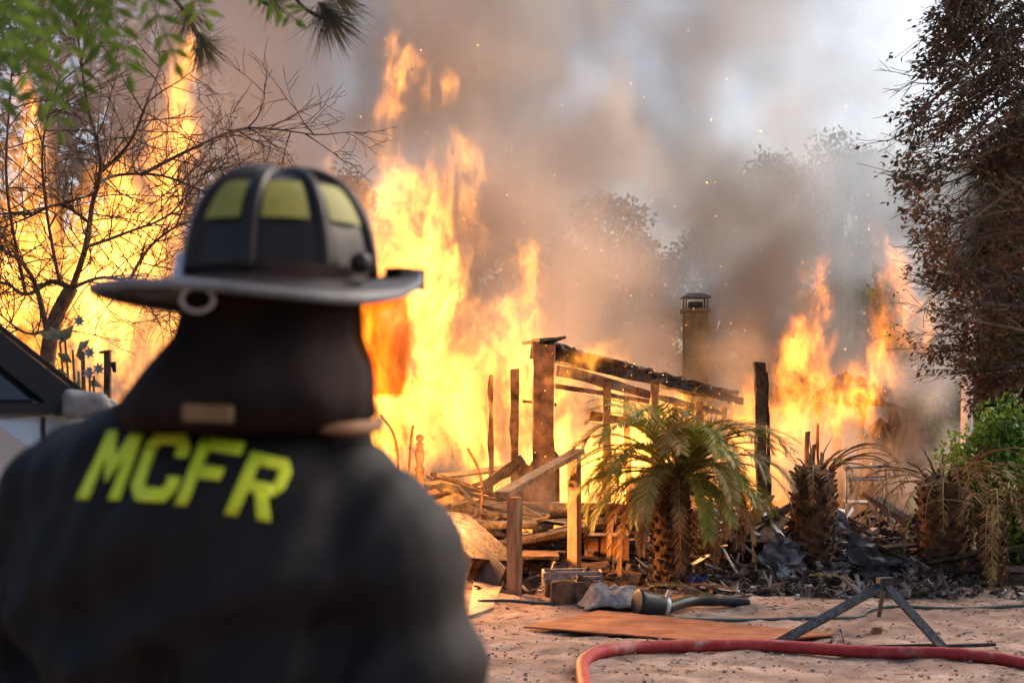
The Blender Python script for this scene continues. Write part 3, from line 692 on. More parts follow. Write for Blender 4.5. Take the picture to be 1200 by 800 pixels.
def bare_palm(px, py, ytop, label, wr, seed, n_spike, n_droop, bias, lean=0.0, leafy=.6):
    g = G(px, py); r = tag(empty('burnt_palm', g), label, 'palm'); zt = P(0, ytop, g.y).z; rng = random.Random(seed)
    palm_trunk(r, g - Vector((0, 0, .03)), [(wr * .95, 0), (wr * .9, zt * .4), (wr, zt * .75), (wr * .95, zt * .95), (wr * .5, zt + .03)], seed=seed)
    t = g + Vector((0, 0, zt))
    for i in range(n_spike):
        az = rng.uniform(0, 6.28); el = R(rng.uniform(10, 60)); s = t + Vector((math.cos(az), math.sin(az), 0)) * wr * .6
        mb = MB(); d = Vector((math.cos(az) * math.cos(el), math.sin(az) * math.cos(el), math.sin(el))); l = rng.uniform(.15, .5)
        mb.tube([s, s + d * l * .5, s + d * l + Vector((0, 0, -.04))], [.012, .008, .003], 4); mb.build('burnt_rib', M['palmtrunk'], r)
    for i in range(n_droop):
        az = bias + rng.uniform(-1.5, 1.5); s = t + Vector((math.cos(az) * wr * .8, math.sin(az) * wr * .8, rng.uniform(-.12, 0)))
        mb = frond_mesh(s, az, R(rng.uniform(5, 55)), rng.uniform(.8, 1.15), R(rng.uniform(110, 165)), 40, .10, .009, rng, sparse=leafy, rr=.009)
        mb.build('dead_frond', M['fronddead'] if rng.random() < .7 else M['frondgold'], r)
bare_palm(953, 679, 545, 'burnt palm stump with dry fronds sagging to one side', .20, 3, 6, 12, -.3)
bare_palm(1106, 678, 556, 'burnt palm with a mop of bare brown ribs hanging down', .24, 4, 16, 34, -1.4, leafy=.22)
bare_palm(1163, 684, 590, 'small withered palm below the green bushes', .12, 6, 10, 14, -1.6, leafy=.7)
for px, py, az, lab in ((832, 705, 2.9, 'fallen brown palm frond at the foot of the green palm'), (775, 690, 2.6, 'dry fallen frond lying behind the blanket'), (1010, 692, 2.9, 'yellowed fallen frond before the first stump'), (875, 706, 2.7, 'small fallen frond beside the tangle of debris')):
    g = G(px, py) + Vector((0, 0, .05)); mb = frond_mesh(g, az, R(24), .62, R(60), 44, .12, .011, rv, sparse=.9); thing1('fallen_frond', mb, M['frondgold' if px in (832, 1010) else 'fronddead'], lab, 'frond')

def foliage(centers, per, spread, size, seed, name, m, parent, flat=.8):
    """many small leaf faces spread through clumps"""
    g = np.random.default_rng(seed); C = np.repeat(np.asarray([tuple(c) for c in centers]), per, 0); n = len(C)
    S = np.repeat(np.asarray(spread, dtype=float).reshape(-1) * np.ones(len(centers)), per)
    off = g.normal(0, 1, (n, 3)); off /= np.linalg.norm(off, axis=1)[:, None]; off *= (g.random(n) ** .45)[:, None]; off[:, 2] *= flat; p = C + off * S[:, None]
    d = g.normal(0, 1, (n, 3)); d /= np.linalg.norm(d, axis=1)[:, None]; u = g.normal(0, 1, (n, 3)); s = np.cross(d, u); s /= np.linalg.norm(s, axis=1)[:, None]
    L_ = size * g.uniform(.6, 1.3, n)[:, None]; W = L_ * .28
    V = np.stack([p, p + d * L_ * .5 + s * W, p + d * L_, p + d * L_ * .5 - s * W], 1).reshape(-1, 3)
    me = bpy.data.meshes.new(name); me.from_pydata(V.tolist(), [], np.arange(4 * n).reshape(-1, 4).tolist()); me.materials.append(m); me.update()
    return put(name, me, parent)
def limb(mb, pts, r0, r1, n=6, k=5):
    s = spline(pts, k); mb.tube(s, [r0 + (r1 - r0) * i / (len(s) - 1) for i in range(len(s))], n); return s
def twigs(mb, p, d, l, r, lev, rng, tips, spread=.9, grav=0.0, kids=3, seg=4, minr=.0022):
    pts = [p]; dd = d.normalized()
    for i in range(seg):
        dd = (dd + Vector((rng.uniform(-1, 1), rng.uniform(-1, 1), rng.uniform(-1, 1) + grav)) * .22).normalized(); pts.append(pts[-1] + dd * l / seg)
    mb.tube(pts, [max(minr, r * (1 - .7 * i / seg)) for i in range(seg + 1)], 3, cap=False)
    tips.append((pts[-1], dd)); tips.append((pts[seg // 2], dd))
    if lev > 0:
        for i in range(kids):
            t = rng.uniform(.25, .95) * seg; k = min(int(t), seg - 1); q = pts[k].lerp(pts[k + 1], t - k)
            nd = (dd + Vector((rng.uniform(-1, 1), rng.uniform(-1, 1), rng.uniform(-1, 1))) * spread).normalized()
            twigs(mb, q, nd, l * rng.uniform(.4, .7), r * .55, lev - 1, rng, tips, spread, grav, kids, seg, minr)
def px_limb(mb, pts, D, r0, r1, rng, dj=.5):
    w = []; d = 0.0
    for i, (x, y) in enumerate(pts): d = d + (rng.uniform(-dj, dj) if i else 0); w.append(P(x, y, D + d))
    return limb(mb, w, r0, r1, 7)
# bare twiggy tree in front of the blaze on the left
bt_ = tag(empty('bare_tree', (P(45, 0, 10).x, 10, 0)), 'leafless twiggy tree standing behind the silver vehicle before the blaze', 'tree')
rt = random.Random(8); trunk = MB(); brs = MB(); tw = MB(); tips = []
tr_pts = [(P(40, 0, 10).x, 10, -.1), P(48, 560, 10), P(58, 400, 10), P(84, 336, 10)]
limb(trunk, tr_pts, .07, .048, 9)
LI = [[(84, 338), (100, 290), (108, 240), (118, 190), (102, 120), (95, 70), (88, 20)], [(84, 338), (60, 330), (30, 345), (0, 330), (-60, 335)], [(84, 338), (120, 325), (165, 335), (200, 352), (232, 400)],
      [(112, 215), (140, 205), (190, 206), (245, 226), (290, 232)], [(58, 400), (40, 330), (15, 300), (-30, 280)], [(106, 262), (70, 240), (30, 256), (-20, 275)], [(114, 205), (150, 170), (172, 120), (195, 60)],
      [(165, 205), (230, 172), (290, 150), (368, 158)], [(30, 345), (8, 220), (12, 110), (20, 20)], [(100, 290), (150, 272), (200, 250), (245, 195)], [(70, 332), (55, 250), (50, 170), (70, 90)], [(60, 385), (30, 390), (-10, 360)], [(150, 332), (175, 290), (215, 262), (262, 262)]]
for k, l_ in enumerate(LI):
    s = px_limb(brs, l_, 10, .024 if k in (0, 1, 4) else .014, .004, rt, .35)
    for i in range(2, len(s)):
        for _ in range(2):
            if rt.random() < .8:
                d = (s[i] - s[i - 1]).normalized(); nd = (d * .5 + Vector((rt.uniform(-1, 1), rt.uniform(-1, 1), rt.uniform(-.7, 1)))).normalized()
                twigs(tw, s[i], nd, rt.uniform(.22, .62), .0065, 2, rt, tips, .8, .05, 3, 4, .0021)
trunk.build('trunk', M['bark'], bt_, True); brs.build('branches', M['bark'], bt_, True); tw.build('twigs', M['bark'], bt_)

# big scorched tree on the right: top leaves coloured dark as backlit silhouettes, rust-brown below
M['leafdark'] = mat('leaf_silhouette', (.018, .022, .016), (.06, .055, .035), rough=.7, scale=1.5, trans=.2, isl=.4)
M['leafrust'] = mat('scorched_leaf_rust', (.05, .032, .018), (.18, .09, .042), rough=.8, scale=1.5, trans=.25, isl=.5)
rr_ = random.Random(19)
rt_root = tag(empty('scorched_tree', (P(1262, 0, 12).x, 12, 0)), 'big tree with scorched rust-brown leaves and bare twigs at the yard edge', 'tree')
trunk = MB(); brs = MB(); tw = MB(); tips = []
x0 = P(1262, 0, 12).x
limb(trunk, [(x0, 12, -.1), (x0 + .05, 12.05, 1.6), (x0 - .08, 12, 3.2), (x0 - .05, 12.1, 4.8), (x0 - .15, 12, 6.4)], .17, .06, 10)
for k in range(52):
    f = k / 51; zz = 1.75 + 4.4 * f + rr_.uniform(-.15, .15); ty = 435 - 475 * f + rr_.uniform(-25, 25)
    reach = np.interp(ty, [-60, 30, 130, 200, 300, 400, 480], [1150, 1092, 1058, 1070, 1090, 1100, 1125]) + 8 + abs(rr_.gauss(0, 40))
    D1 = 12 + rr_.uniform(-1.3, 1.5); a = Vector((x0, 12, zz)); b = P(reach, ty, D1); m1 = a.lerp(b, .45) + Vector((0, 0, .15 + .25 * (f - .3))); 
    s = limb(brs, [a, m1, b], .03, .005, 5)
    for i in range(3, len(s)):
        for _ in range(3):
            d = (s[i] - s[i - 1]).normalized(); nd = (d * 1.1 + Vector((rr_.uniform(-.8, .5), rr_.uniform(-.9, .9), rr_.uniform(-.5, .7)))).normalized()
            twigs(tw, s[i], nd, rr_.uniform(.16, .42), .006, 1, rr_, tips, .7, 0, 3, 3, .0024)
for k in range(14):                         # the half of the crown beyond the frame
    a = Vector((x0, 12, rr_.uniform(2, 6.2))); az = rr_.uniform(-1.2, 1.4); b = a + Vector((math.cos(az) * 1.5, math.sin(az) * 1.5, rr_.uniform(-.2, .7)))
    s = limb(brs, [a, a.lerp(b, .5) + Vector((0, 0, .15)), b], .03, .005, 5)
    for i in range(2, len(s)): twigs(tw, s[i], (b - a).normalized() + Vector((rr_.uniform(-1, 1), rr_.uniform(-1, 1), rr_.uniform(-1, 1))), .4, .006, 1, rr_, tips, .8, 0, 3, 3, .0024)
trunk.build('trunk', M['bark'], rt_root, True); brs.build('branches', M['bark'], rt_root, True); tw.build('twigs', M['bark'], rt_root)
lf = MB(); lf2 = MB()
for p, d in tips:                           # leaves survive in patches
    z = (p.z - 1.6) / 12 * FPX; dark = z > 270 + rr_.uniform(-90, 90); inner = p.x > P(1112, 0, 12).x
    patch = math.sin(p.x * 4.1 + p.z * 2.3) + math.sin(p.y * 3.7 - p.z * 3.1 + 1) + math.sin(p.x * 9 - p.y * 7)
    if patch < (.15 if dark else .5) + rr_.uniform(-.6, .6) or (not dark and not inner and rr_.random() < .7): continue
    for _ in range(rr_.randint(3, 6)):
        nd = (d + Vector((rr_.uniform(-1, 1), rr_.uniform(-1, 1), rr_.uniform(-1, .7)))).normalized(); l = rr_.uniform(.025, .075)
        (lf if dark else lf2).leaf(p + Vector((rr_.uniform(-1, 1), rr_.uniform(-1, 1), rr_.uniform(-1, 1))) * .06, nd, Vector((rr_.uniform(-1, 1), rr_.uniform(-1, 1), 1)), l, l * rr_.uniform(.4, .6))
lf.build('dark_foliage', M['leafdark'], rt_root); lf2.build('rust_foliage', M['leafrust'], rt_root)

# green bushes and trees behind
M['green'] = mat('bush_leaf', (.05, .12, .015), (.19, .32, .04), rough=.5, scale=1.2, trans=.35, isl=.45)
M['greendark'] = mat('tree_leaf', (.018, .038, .012), (.06, .095, .03), rough=.6, scale=.8, trans=.3, isl=.4)
M['pineleaf'] = mat('pine_leaf', (.012, .022, .012), (.04, .055, .025), rough=.7, scale=.8, trans=.2, isl=.4)
def bush(px, D, ytop, wpx, label, m, seed, n=34, per=90, size=.07):
    g = P(px, 0, D); g.z = 0; r = tag(empty('bush', g), label, 'bush'); rng = random.Random(seed); h = P(0, ytop, D).z; w = wpx / FPX * D / 2
    cs = []; st = MB()
    for i in range(n):
        a = rng.uniform(0, 6.28); q = rng.random() ** .6; c = g + Vector((math.cos(a) * w * q, math.sin(a) * w * q, h * (.12 + .8 * rng.random() * (1 - .45 * q)))); cs.append(c)
        st.tube([g + Vector((rng.uniform(-.1, .1), rng.uniform(-.1, .1), 0)), g.lerp(c, .5) + Vector((0, 0, .1)), c], [.015, .01, .004], 4, cap=False)
    foliage(cs, per, h * .16, size, seed, 'foliage', m, r); st.build('stems', M['bark'], r)
bush(1175, 14.6, 448, 130, 'bright green leafy bush beside the withered palm', M['green'], 31, 60, 150, .075)
bush(1240, 13.9, 480, 120, 'bright green bush at the foot of the scorched tree', M['green'], 32, 44, 130, .07)
bush(1120, 18.5, 530, 90, 'green shrub half hidden by blue smoke', M['green'], 33)
def tree(px, D, ytop, wpx, label, m, seed, n=46, per=110, size=.2, bare=.25, group=None, cl=.13):
    g = P(px, 0, D); g.z = 0; r = tag(empty('tree', g), label, 'tree', group); rng = random.Random(seed); h = P(0, ytop, D).z; w = wpx / FPX * D / 2
    tm = MB(); t = limb(tm, [g - Vector((0, 0, .1)), g + Vector((rng.uniform(-.2, .2), 0, h * .4)), g + Vector((rng.uniform(-.3, .3), 0, h * .93))], .22, .05, 8); cs = []
    for i in range(n):
        a = rng.uniform(0, 6.28); f = bare + (1 - bare) * (i + .5) / n; prof = math.sin(math.pi * min(1, (f - bare) / (1 - bare) * .85 + .12)) ** .7
        q = rng.uniform(.35, 1.0) * prof; c = g + Vector((math.cos(a) * w * q, math.sin(a) * w * q, h * f * rng.uniform(.93, 1.0))); cs.append(c)
        k = t[min(len(t) - 1, int(len(t) * f * .85))]; tm.tube([k, k.lerp(c, .5) + Vector((0, 0, .2)), c], [.05, .03, .01], 4, cap=False)
    foliage(cs, per, h * cl * .6, size, seed, 'crown', m, r); tm.build('trunk', M['bark'], r, True)
GT = 'smoke-veiled trees behind the house'
tree(705, 30, 232, 170, 'tall pine silhouetted in the smoke above the roof', M['pineleaf'], 41, 40, 170, .14, .3)
tree(650, 33, 275, 130, 'shorter pine veiled by smoke beside the tall pine', M['pineleaf'], 42, 30, 150, .14, .3)
for px, D, yt, w, sd, lab in ((905, 34, 185, 190, 43, 'broad leafy tree fading into smoke behind the charred upright post'), (985, 36, 165, 200, 44, 'tallest leafy tree fading into smoke behind the leaning orange flame'), (1050, 33, 172, 170, 45, 'leafy tree veiled by blue smoke next to the scorched tree'),
        (830, 37, 260, 160, 46, 'low leafy tree almost lost in smoke behind the chimney'), (560, 36, 250, 220, 47, 'leafy tree lost in smoke behind the tall blaze'), (760, 38, 290, 150, 48, 'low leafy tree in smoke between the tall pine and the chimney'), (430, 35, 200, 240, 49, 'leafy tree hidden in smoke between the two blazes'), (300, 36, 180, 220, 50, 'leafy tree hidden in smoke between the two blazes')):
    tree(px, D, yt, w, lab, M['greendark'], sd, 90, 170, .13, .12, GT)
tree(1115, 25, 190, 170, 'green tree behind the scorched tree at the smoke edge', M['green'], 52, 70, 130, .17, .08)
tree(1215, 24, 120, 200, 'tall green tree directly behind the scorched crown', M['greendark'], 53, 70, 130, .17, .1)
tree(60, 27, -60, 330, 'large dark tree looming in smoke behind the left blaze', M['pineleaf'], 54, 60, 130, .2, .2)
tree(205, 29, -20, 200, 'tall sparse tree in smoke between the two blazes', M['pineleaf'], 55, 40, 90, .2, .3)
# white trunk and overhead wire
mb = MB(); x = P(1138, 0, 19).x; limb(mb, [(x - .05, 19, 0), P(1133, 470, 19), P(1138, 420, 19), P(1141, 360, 19)], .09, .055, 8)
wt = tag(empty('white_trunk', (x - .05, 19, 0)), 'pale whitish bare tree trunk among the green leaves', 'tree')
mb.build('trunk', mat('white_bark', (.40, .38, .36), (.66, .64, .62), rough=.8, scale=8, bump=.4), wt, True)
mb = MB(); limb(mb, [P(1139, 375, 19), P(1150, 340, 19.1), P(1152, 300, 19.2)], .03, .01, 5); mb.build('branch', M['bark'], wt)
mb = MB(); mb.tube(spline([P(1090, 446, 18.8), P(1138, 440, 18.8), P(1200, 432, 18.9), P(1320, 415, 19)], 6), .012, 5); thing1('overhead_wire', mb, M['palemetal'], 'thin pale wire strung past the whitish trunk', 'wire')

# leafy plant and feeder post beyond the vehicle
lp = tag(empty('leafy_plant', (P(92, 0, 7).x, 7, 0)), 'grey-green plant with broad leaves and star-shaped blooms beyond the bonnet', 'plant')
M['greyleaf'] = mat('grey_leaf', (.07, .09, .05), (.20, .23, .17), rough=.5, scale=9, trans=.2); M['bloom'] = mat('grey_bloom', (.16, .15, .15), (.42, .44, .48), rough=.6, scale=12)
stm = MB(); b0 = Vector((P(92, 0, 7).x, 7, 0))
for x, y in ((75, 385), (85, 410), (95, 400), (105, 430), (110, 440), (70, 400), (92, 435), (98, 412)):
    e = P(x, y, 7 + rv.uniform(-.1, .1)); stm.tube(spline([b0, b0.lerp(e, .6) + Vector((.02, 0, .1)), e], 5), .006, 5)
stm.build('stems', M['bark'], lp)
for x, y, a, l in ((75, 400, 2.4, .11), (70, 403, 1.0, .12), (90, 412, .8, .09), (85, 425, 2.6, .10), (96, 425, 1.8, .09), (80, 440, 2.9, .10), (102, 446, -.4, .08), (92, 445, -1.8, .09), (66, 395, 2.9, .1)):
    mb = MB(); mb.leaf(P(x, y, 7), Vector((math.cos(a), .2, math.sin(a))), Vector((0, -1, .2)), l, l * .5); mb.build('leaf', M['greyleaf'], lp)
for x, y in ((93, 376), (105, 413), (116, 432), (104, 437)):
    mb = MB(); c = P(x, y, 6.95)
    for k in range(7): a = k / 7 * 6.28; mb.leaf(c, Vector((math.cos(a), -.2, math.sin(a))), Vector((0, -1, 0)), .035, .016)
    mb.build('bloom', M['bloom'], lp)
fp = tag(empty('feeder_post', (P(126, 0, 8).x, 8, 0)), 'thin dark post with a hanging feeder silhouetted against the fire', 'post')
mb = MB(); x = P(126, 0, 8).x; mb.beam((x, 8, -.05), (x, 8, P(0, 413, 8).z), .034, .034, up=Vector((0, 1, 0))); mb.build('upright', M['char'], fp)
mb = MB(); mb.beam(P(117, 413, 8), P(130, 411, 8), .05, .012); mb.build('cap_board', M['charbrown'], fp)
mb = MB(); mb.beam(P(133, 424, 8), P(135, 436, 8), .03, .035, up=Vector((0, 1, 0)), taper=.7); mb.build('feeder', M['blacksteel'], fp)

# near foliage hanging into the top left corner
M['locust'] = mat('locust_leaf', (.06, .125, .015), (.14, .21, .03), rough=.45, scale=6, trans=.4, isl=.35)
lb = tag(empty('locust_branch', P(90, -60, 2.5)), 'green feathery leaf branch hanging close overhead', 'branch')
rl = random.Random(3); mb = MB(); mb.tube(spline([P(-140, -130, 2.8), P(20, -75, 2.5), P(140, -50, 2.45), P(260, -40, 3.0)], 6), .006, 6); mb.build('stem', M['bark'], lb)
for a, b, D, n in (((0, -70), (45, 120), 2.3, 8), ((60, -60), (95, 110), 2.4, 8), ((95, -55), (150, 85), 2.5, 7), ((30, -65), (-5, 130), 2.2, 8), ((120, -55), (205, 70), 2.6, 7), ((10, -70), (125, 60), 2.35, 7), ((-40, -80), (20, 70), 2.2, 8), ((215, -42), (345, 22), 3.3, 9), ((80, -60), (40, 60), 2.7, 6), ((140, -50), (110, 40), 2.8, 6), ((170, -45), (240, 20), 2.9, 6), ((-60, -90), (-20, 110), 2.4, 8), ((60, -60), (70, 150), 3.0, 9)):
    A = P(*a, D); B = P(*b, D + rl.uniform(-.15, .15)); C = A.lerp(B, .5) + Vector((rl.uniform(-.02, .02), rl.uniform(-.05, .05), .03)); s = spline([A, C, B], n + 3)
    mb = MB(); mb.tube(s, .0018, 4)
    for i in range(2, len(s) - 1, 2):
        d = (s[i + 1] - s[i - 1]).normalized(); sd = d.cross(Vector((0, 1, 0))).normalized()
        for sg in (-1, 1):
            mb.leaf(s[i], (sd * sg + d * .45 + Vector((0, rl.uniform(-.5, .5), -.35))).normalized(), Vector((rl.uniform(-.4, .4), -1, .5)), rl.uniform(.042, .058), rl.uniform(.017, .023))
    mb.leaf(s[-1], (s[-1] - s[-2]), Vector((0, -1, 0)), .045, .018); mb.build('leaf_spray', M['locust'], lb)
M['needle'] = mat('pine_needle', (.05, .045, .02), (.16, .13, .055), rough=.6, scale=4, trans=.2, isl=.4)
pb_ = tag(empty('pine_branch', P(300, -60, 5.6)), 'drooping pine branch with long brownish needle tufts overhead', 'branch')
mb = MB(); 
for pts in ([(120, -40), (175, -25), (212, 8), (236, 52)], [(420, -60), (340, -30), (352, 5), (380, 22)], [(340, -30), (300, -8), (318, 8)], [(175, -25), (120, -5)]): mb.tube(spline([P(x, y, 5.6) for x, y in pts], 6), [.011] * 3 + [.008] * (6 * (len(pts) - 1) + 1 - 3), 5)
mb.build('twigs', M['char'], pb_)
for x, y, ax, n, l in ((238, 54, (.25, 0, -.8), 190, .16), (222, 20, (.1, 0, -.7), 120, .14), (384, 18, (.5, 0, -.8), 240, .22), (396, -5, (.6, 0, -.5), 140, .2), (115, -8, (-.2, 0, -.9), 140, .13), (318, 0, (.3, 0, -.7), 90, .13)):
    mb = MB(); c = P(x, y, 5.6)
    for i in range(n):
        d = (Vector(ax) + Vector((rl.gauss(0, .5), rl.gauss(0, .5), rl.gauss(0, .5)))).normalized(); mb.blade(c - Vector(ax) * rl.uniform(0, .07), d, Vector((0, -1, 0)), l * rl.uniform(.6, 1.1), .0022, bend=.015)
    mb.build('needle_tuft', M['needle'], pb_)
# sparks drifting up from the fire
mb = MB(); rs = random.Random(9)
for _ in range(230):
    px = rs.gauss(720, 230); py = rs.uniform(30, 560); D = rs.uniform(13.5, 16); c = P(px, py, D); s = rs.uniform(.002, .0042)
    d = Vector((rs.uniform(-.6, .6), 0, 1)).normalized(); mb.beam(c, c + d * s * rs.uniform(1.5, 4), s, s)
em = bpy.data.materials.new('spark'); em.use_nodes = True; b = em.node_tree.nodes['Principled BSDF']; b.inputs['Base Color'].default_value = (.1, .03, .01, 1); b.inputs['Emission Color'].default_value = (1, .42, .1, 1); b.inputs['Emission Strength'].default_value = 5
tag(mb.build('sparks', em), 'tiny glowing sparks drifting up through the smoke', 'sparks', kind='stuff')
# ------------------------------------------------------------------ parked vehicle on the left
tk = tag(empty('parked_vehicle', (-1.255, 4.0, 0)), 'silver vehicle with dark windows parked beside the firefighter', 'car')
M['silver'] = mat('silver_paint', (.42, .44, .47), (.50, .52, .55), rough=.28, metal=.55, scale=3, coat=.7)
M['glass'] = mat('dark_glass', (.02, .024, .028), rough=.06, spec=.8); M['trim'] = mat('black_trim', (.015, .015, .017), rough=.5)
TH = R(15); tu = Vector((math.cos(TH), math.sin(TH), 0)); tv = Vector((-math.sin(TH), math.cos(TH), 0)); TO = Vector((-1.255, 4.0, 0))
def T(u, v, z): return TO + tu * u + tv * v + Vector((0, 0, z))
def shell(profile, v0, v1, m, name, inset=None, parent=tk):
    """extrude a side profile (u, z) across the car; inset narrows listed points"""
    mb = MB(); n = len(profile); inset = inset or [0] * n
    for (u, z), q in zip(profile, inset): mb.v.append(tuple(T(u, v0 + q, z)))
    for (u, z), q in zip(profile, inset): mb.v.append(tuple(T(u, v1 - q, z)))
    for i in range(n): j = (i + 1) % n; mb.face((i, j, n + j, n + i))
    mb.face(tuple(range(n))[::-1]); mb.face(tuple(range(n, 2 * n)))
    o = mb.build(name, M[m], parent); bv = o.modifiers.new('bevel', 'BEVEL'); bv.width = .03; bv.segments = 3; bv.limit_method = 'ANGLE'; return o
shell([(-3.9, .45), (.95, .45), (1.0, .7), (.98, 1.25), (.86, 1.42), (.5, 1.58), (.06, 1.625), (-.2, 1.60), (-3.9, 1.60), (-3.98, 1.0)], 0, 1.9, 'silver', 'body', [.02, .02, .03, .06, .14, .10, .03, 0, 0, 0])
RK = .74   # windscreen run
prof = [(-.02, 1.60), (-RK, 2.22), (-1.6, 2.30), (-3.3, 2.28), (-3.75, 1.60)]; ins = [.07, .22, .26, .26, .07]
shell(prof, 0.0, 1.9, 'glass', 'cabin_glass', ins)
def strip(u0, z0, i0, u1, z1, i1, name, w=.075, m='trim'):
    for v, s in ((0, 1), (1.9, -1)):
        mb = MB(); mb.beam(T(u0, v + s * (i0 - .01), z0), T(u1, v + s * (i1 - .01), z1), w, .05, up=tv); mb.build(name, M[m], tk)
strip(.03, 1.60, .06, -RK, 2.235, .21, 'windscreen_pillar'); strip(-1.75, 1.60, .06, -1.75, 2.28, .25, 'door_pillar', .09)
strip(-3.75, 1.60, .06, -3.3, 2.28, .25, 'rear_pillar', .16, 'silver'); strip(.04, 1.605, .012, -3.85, 1.605, .012, 'window_sill', .03)
mb = MB(); mb.v = [tuple(T(u, v, z)) for u, v, z in ((-RK - .05, .20, 2.245), (-RK - .05, 1.70, 2.245), (-3.4, 1.68, 2.30), (-3.4, .22, 2.30), (-RK, .25, 2.285), (-RK, 1.65, 2.285), (-3.35, 1.6, 2.34), (-3.35, .3, 2.34))]
for f in ((0, 3, 2, 1), (4, 5, 6, 7), (0, 1, 5, 4), (1, 2, 6, 5), (2, 3, 7, 6), (3, 0, 4, 7)): mb.face(f)
mb.build('roof', M['silver'], tk)
mb = MB(); mb.beam(T(-.02, .1, 1.632), T(-.02, 1.8, 1.632), .12, .02); mb.build('wiper_cowl', M['trim'], tk)
for v in (-.18, 2.08):
    s = -1 if v < 0 else 1; c = T(.05, v, 1.615); mm = MB()
    mm.beam(c - tu * .05, c + tu * .07, .10, .085, seg=3, taper=.7); q = mm.build('door_mirror', mat('mirror_shell', (.09, .09, .095), (.22, .22, .22), rough=.45, scale=14), tk, True)
    bv = q.modifiers.new('bevel', 'BEVEL'); bv.width = .022; bv.segments = 4
    mm = MB(); mm.beam(T(.03, v - s * .03, 1.60), T(.0, v - s * .20, 1.60), .06, .035); mm.build('mirror_arm', M['trim'], q)
for u in (-.9, -2.6):
    mb = MB(); mb.beam(T(u - .1, -.012, 1.36), T(u + .1, -.012, 1.36), .03, .03); mb.build('door_handle', M['silver'], tk)
for u in (.30, -2.9):
    for v in (.08, 1.82):
        mb = MB(); mb.lathe(T(u, v - .12, .40), [(.26, 0), (.38, .01), (.405, .05), (.405, .2), (.38, .24), (.26, .25)], 28, axis=tv); w = mb.build('wheel', M['rubber'], tk, True)
        mb = MB(); mb.lathe(T(u, v - .13, .40), [(.06, 0), (.10, .015), (.24, .005), (.255, .03), (.255, .24), (.1, .265)], 20, axis=tv); mb.build('rim', M['steel'], w, True)
for v in (.3, 1.6):
    mb = MB(); mb.beam(T(.985, v - .16, 1.1), T(.985, v + .16, 1.1), .05, .14); mb.build('headlight', M['white'], tk)

mb = MB(); mb.beam(T(1.0, .05, .62), T(1.0, 1.85, .62), .14, .20); mb.build('bumper', M['trim'], tk)
mb = MB(); mb.beam(T(.985, .52, 1.08), T(.985, 1.38, 1.08), .04, .22); mb.build('grille', M['trim'], tk)
for u in (-.06, -1.72):
    mb = MB(); mb.beam(T(u, -.004, .62), T(u, -.004, 1.58), .012, .012, up=tv); mb.build('door_seam', M['trim'], tk)

# ------------------------------------------------------------------ firefighter, seen from behind
PX, PY = -.358, 1.80                        # standing point
PHI = R(22); pf = Vector((math.sin(PHI), math.cos(PHI), 0)); pl = Vector((-math.cos(PHI), math.sin(PHI), 0))   # facing, left
ff = tag(empty('person', (PX, PY, 0)), 'firefighter in dark turnout coat and black helmet, back turned, facing the blaze', 'person')
PO = Vector((PX, PY, 0))
def B_(l, f, z): return PO + pl * l + pf * f + Vector((0, 0, z + .09 * l * min(1, max(0, (z - 1.0) / .3))))
body = MB()
def loft(rows, n=28, e=.8):
    ks = []
    for l, f, z, a, b in rows:
        k = len(body.v)
        for i in range(n):
            t = 2 * math.pi * i / n; c, s = math.cos(t), math.sin(t)
            body.v.append(tuple(B_(l + math.copysign(abs(c) ** e, c) * a, f + math.copysign(abs(s) ** e, s) * b, z)))
        ks.append(k)
    for p, q in zip(ks, ks[1:]): body.bridge(p, q, n)
    body.face(tuple(range(ks[0], ks[0] + n))[::-1]); body.face(tuple(range(ks[-1], ks[-1] + n)))
loft([(0, 0, .74, .245, .185), (0, 0, .95, .24, .18), (0, -.01, 1.12, .24, .18), (0, -.02, 1.28, .252, .178), (0, -.03, 1.38, .262, .172), (0, -.03, 1.46, .252, .160), (0, -.025, 1.515, .230, .142), (0, -.015, 1.555, .200, .125), (0, 0, 1.585, .175, .11), (0, .01, 1.61, .12, .10)])
def limbp(pts, rads, flat=1.0): body.tube(spline([B_(*p) for p in pts], 5), list(np.interp(np.linspace(0, len(rads) - 1, 5 * (len(pts) - 1) + 1), range(len(rads)), rads)), 16, flat=flat)
for s in (1, -1):
    limbp([(s * .15, -.015, 1.52), (s * .222, -.02, 1.455), (s * .258, -.03, 1.32), (s * .285, -.035, 1.17), (s * .305, .05, .99), (s * .305, .12, .90)], [.070, .098, .096, .086, .075, .062])
    limbp([(s * .31, .12, .92), (s * .305, .145, .86), (s * .30, .155, .82)], [.036, .05, .046], .6)      # glove palm
    for k, (fo, ln) in enumerate(((-.034, .070), (-.011, .080), (.012, .075), (.033, .060))):               # four fingers
        limbp([(s * .302, .152 + fo, .83), (s * .298, .158 + fo, .83 - ln * .6), (s * .280, .160 + fo, .83 - ln)], [.0125, .0115, .009])
    limbp([(s * .305, .19, .875), (s * .285, .215, .84), (s * .275, .215, .81)], [.015, .013, .010])        # thumb
    limbp([(s * .11, 0, .86), (s * .125, .01, .50), (s * .13, 0, .10)], [.125, .10, .085])
    limbp([(s * .13, -.06, .055), (s * .135, .05, .06), (s * .15, .19, .045)], [.055, .062, .045])
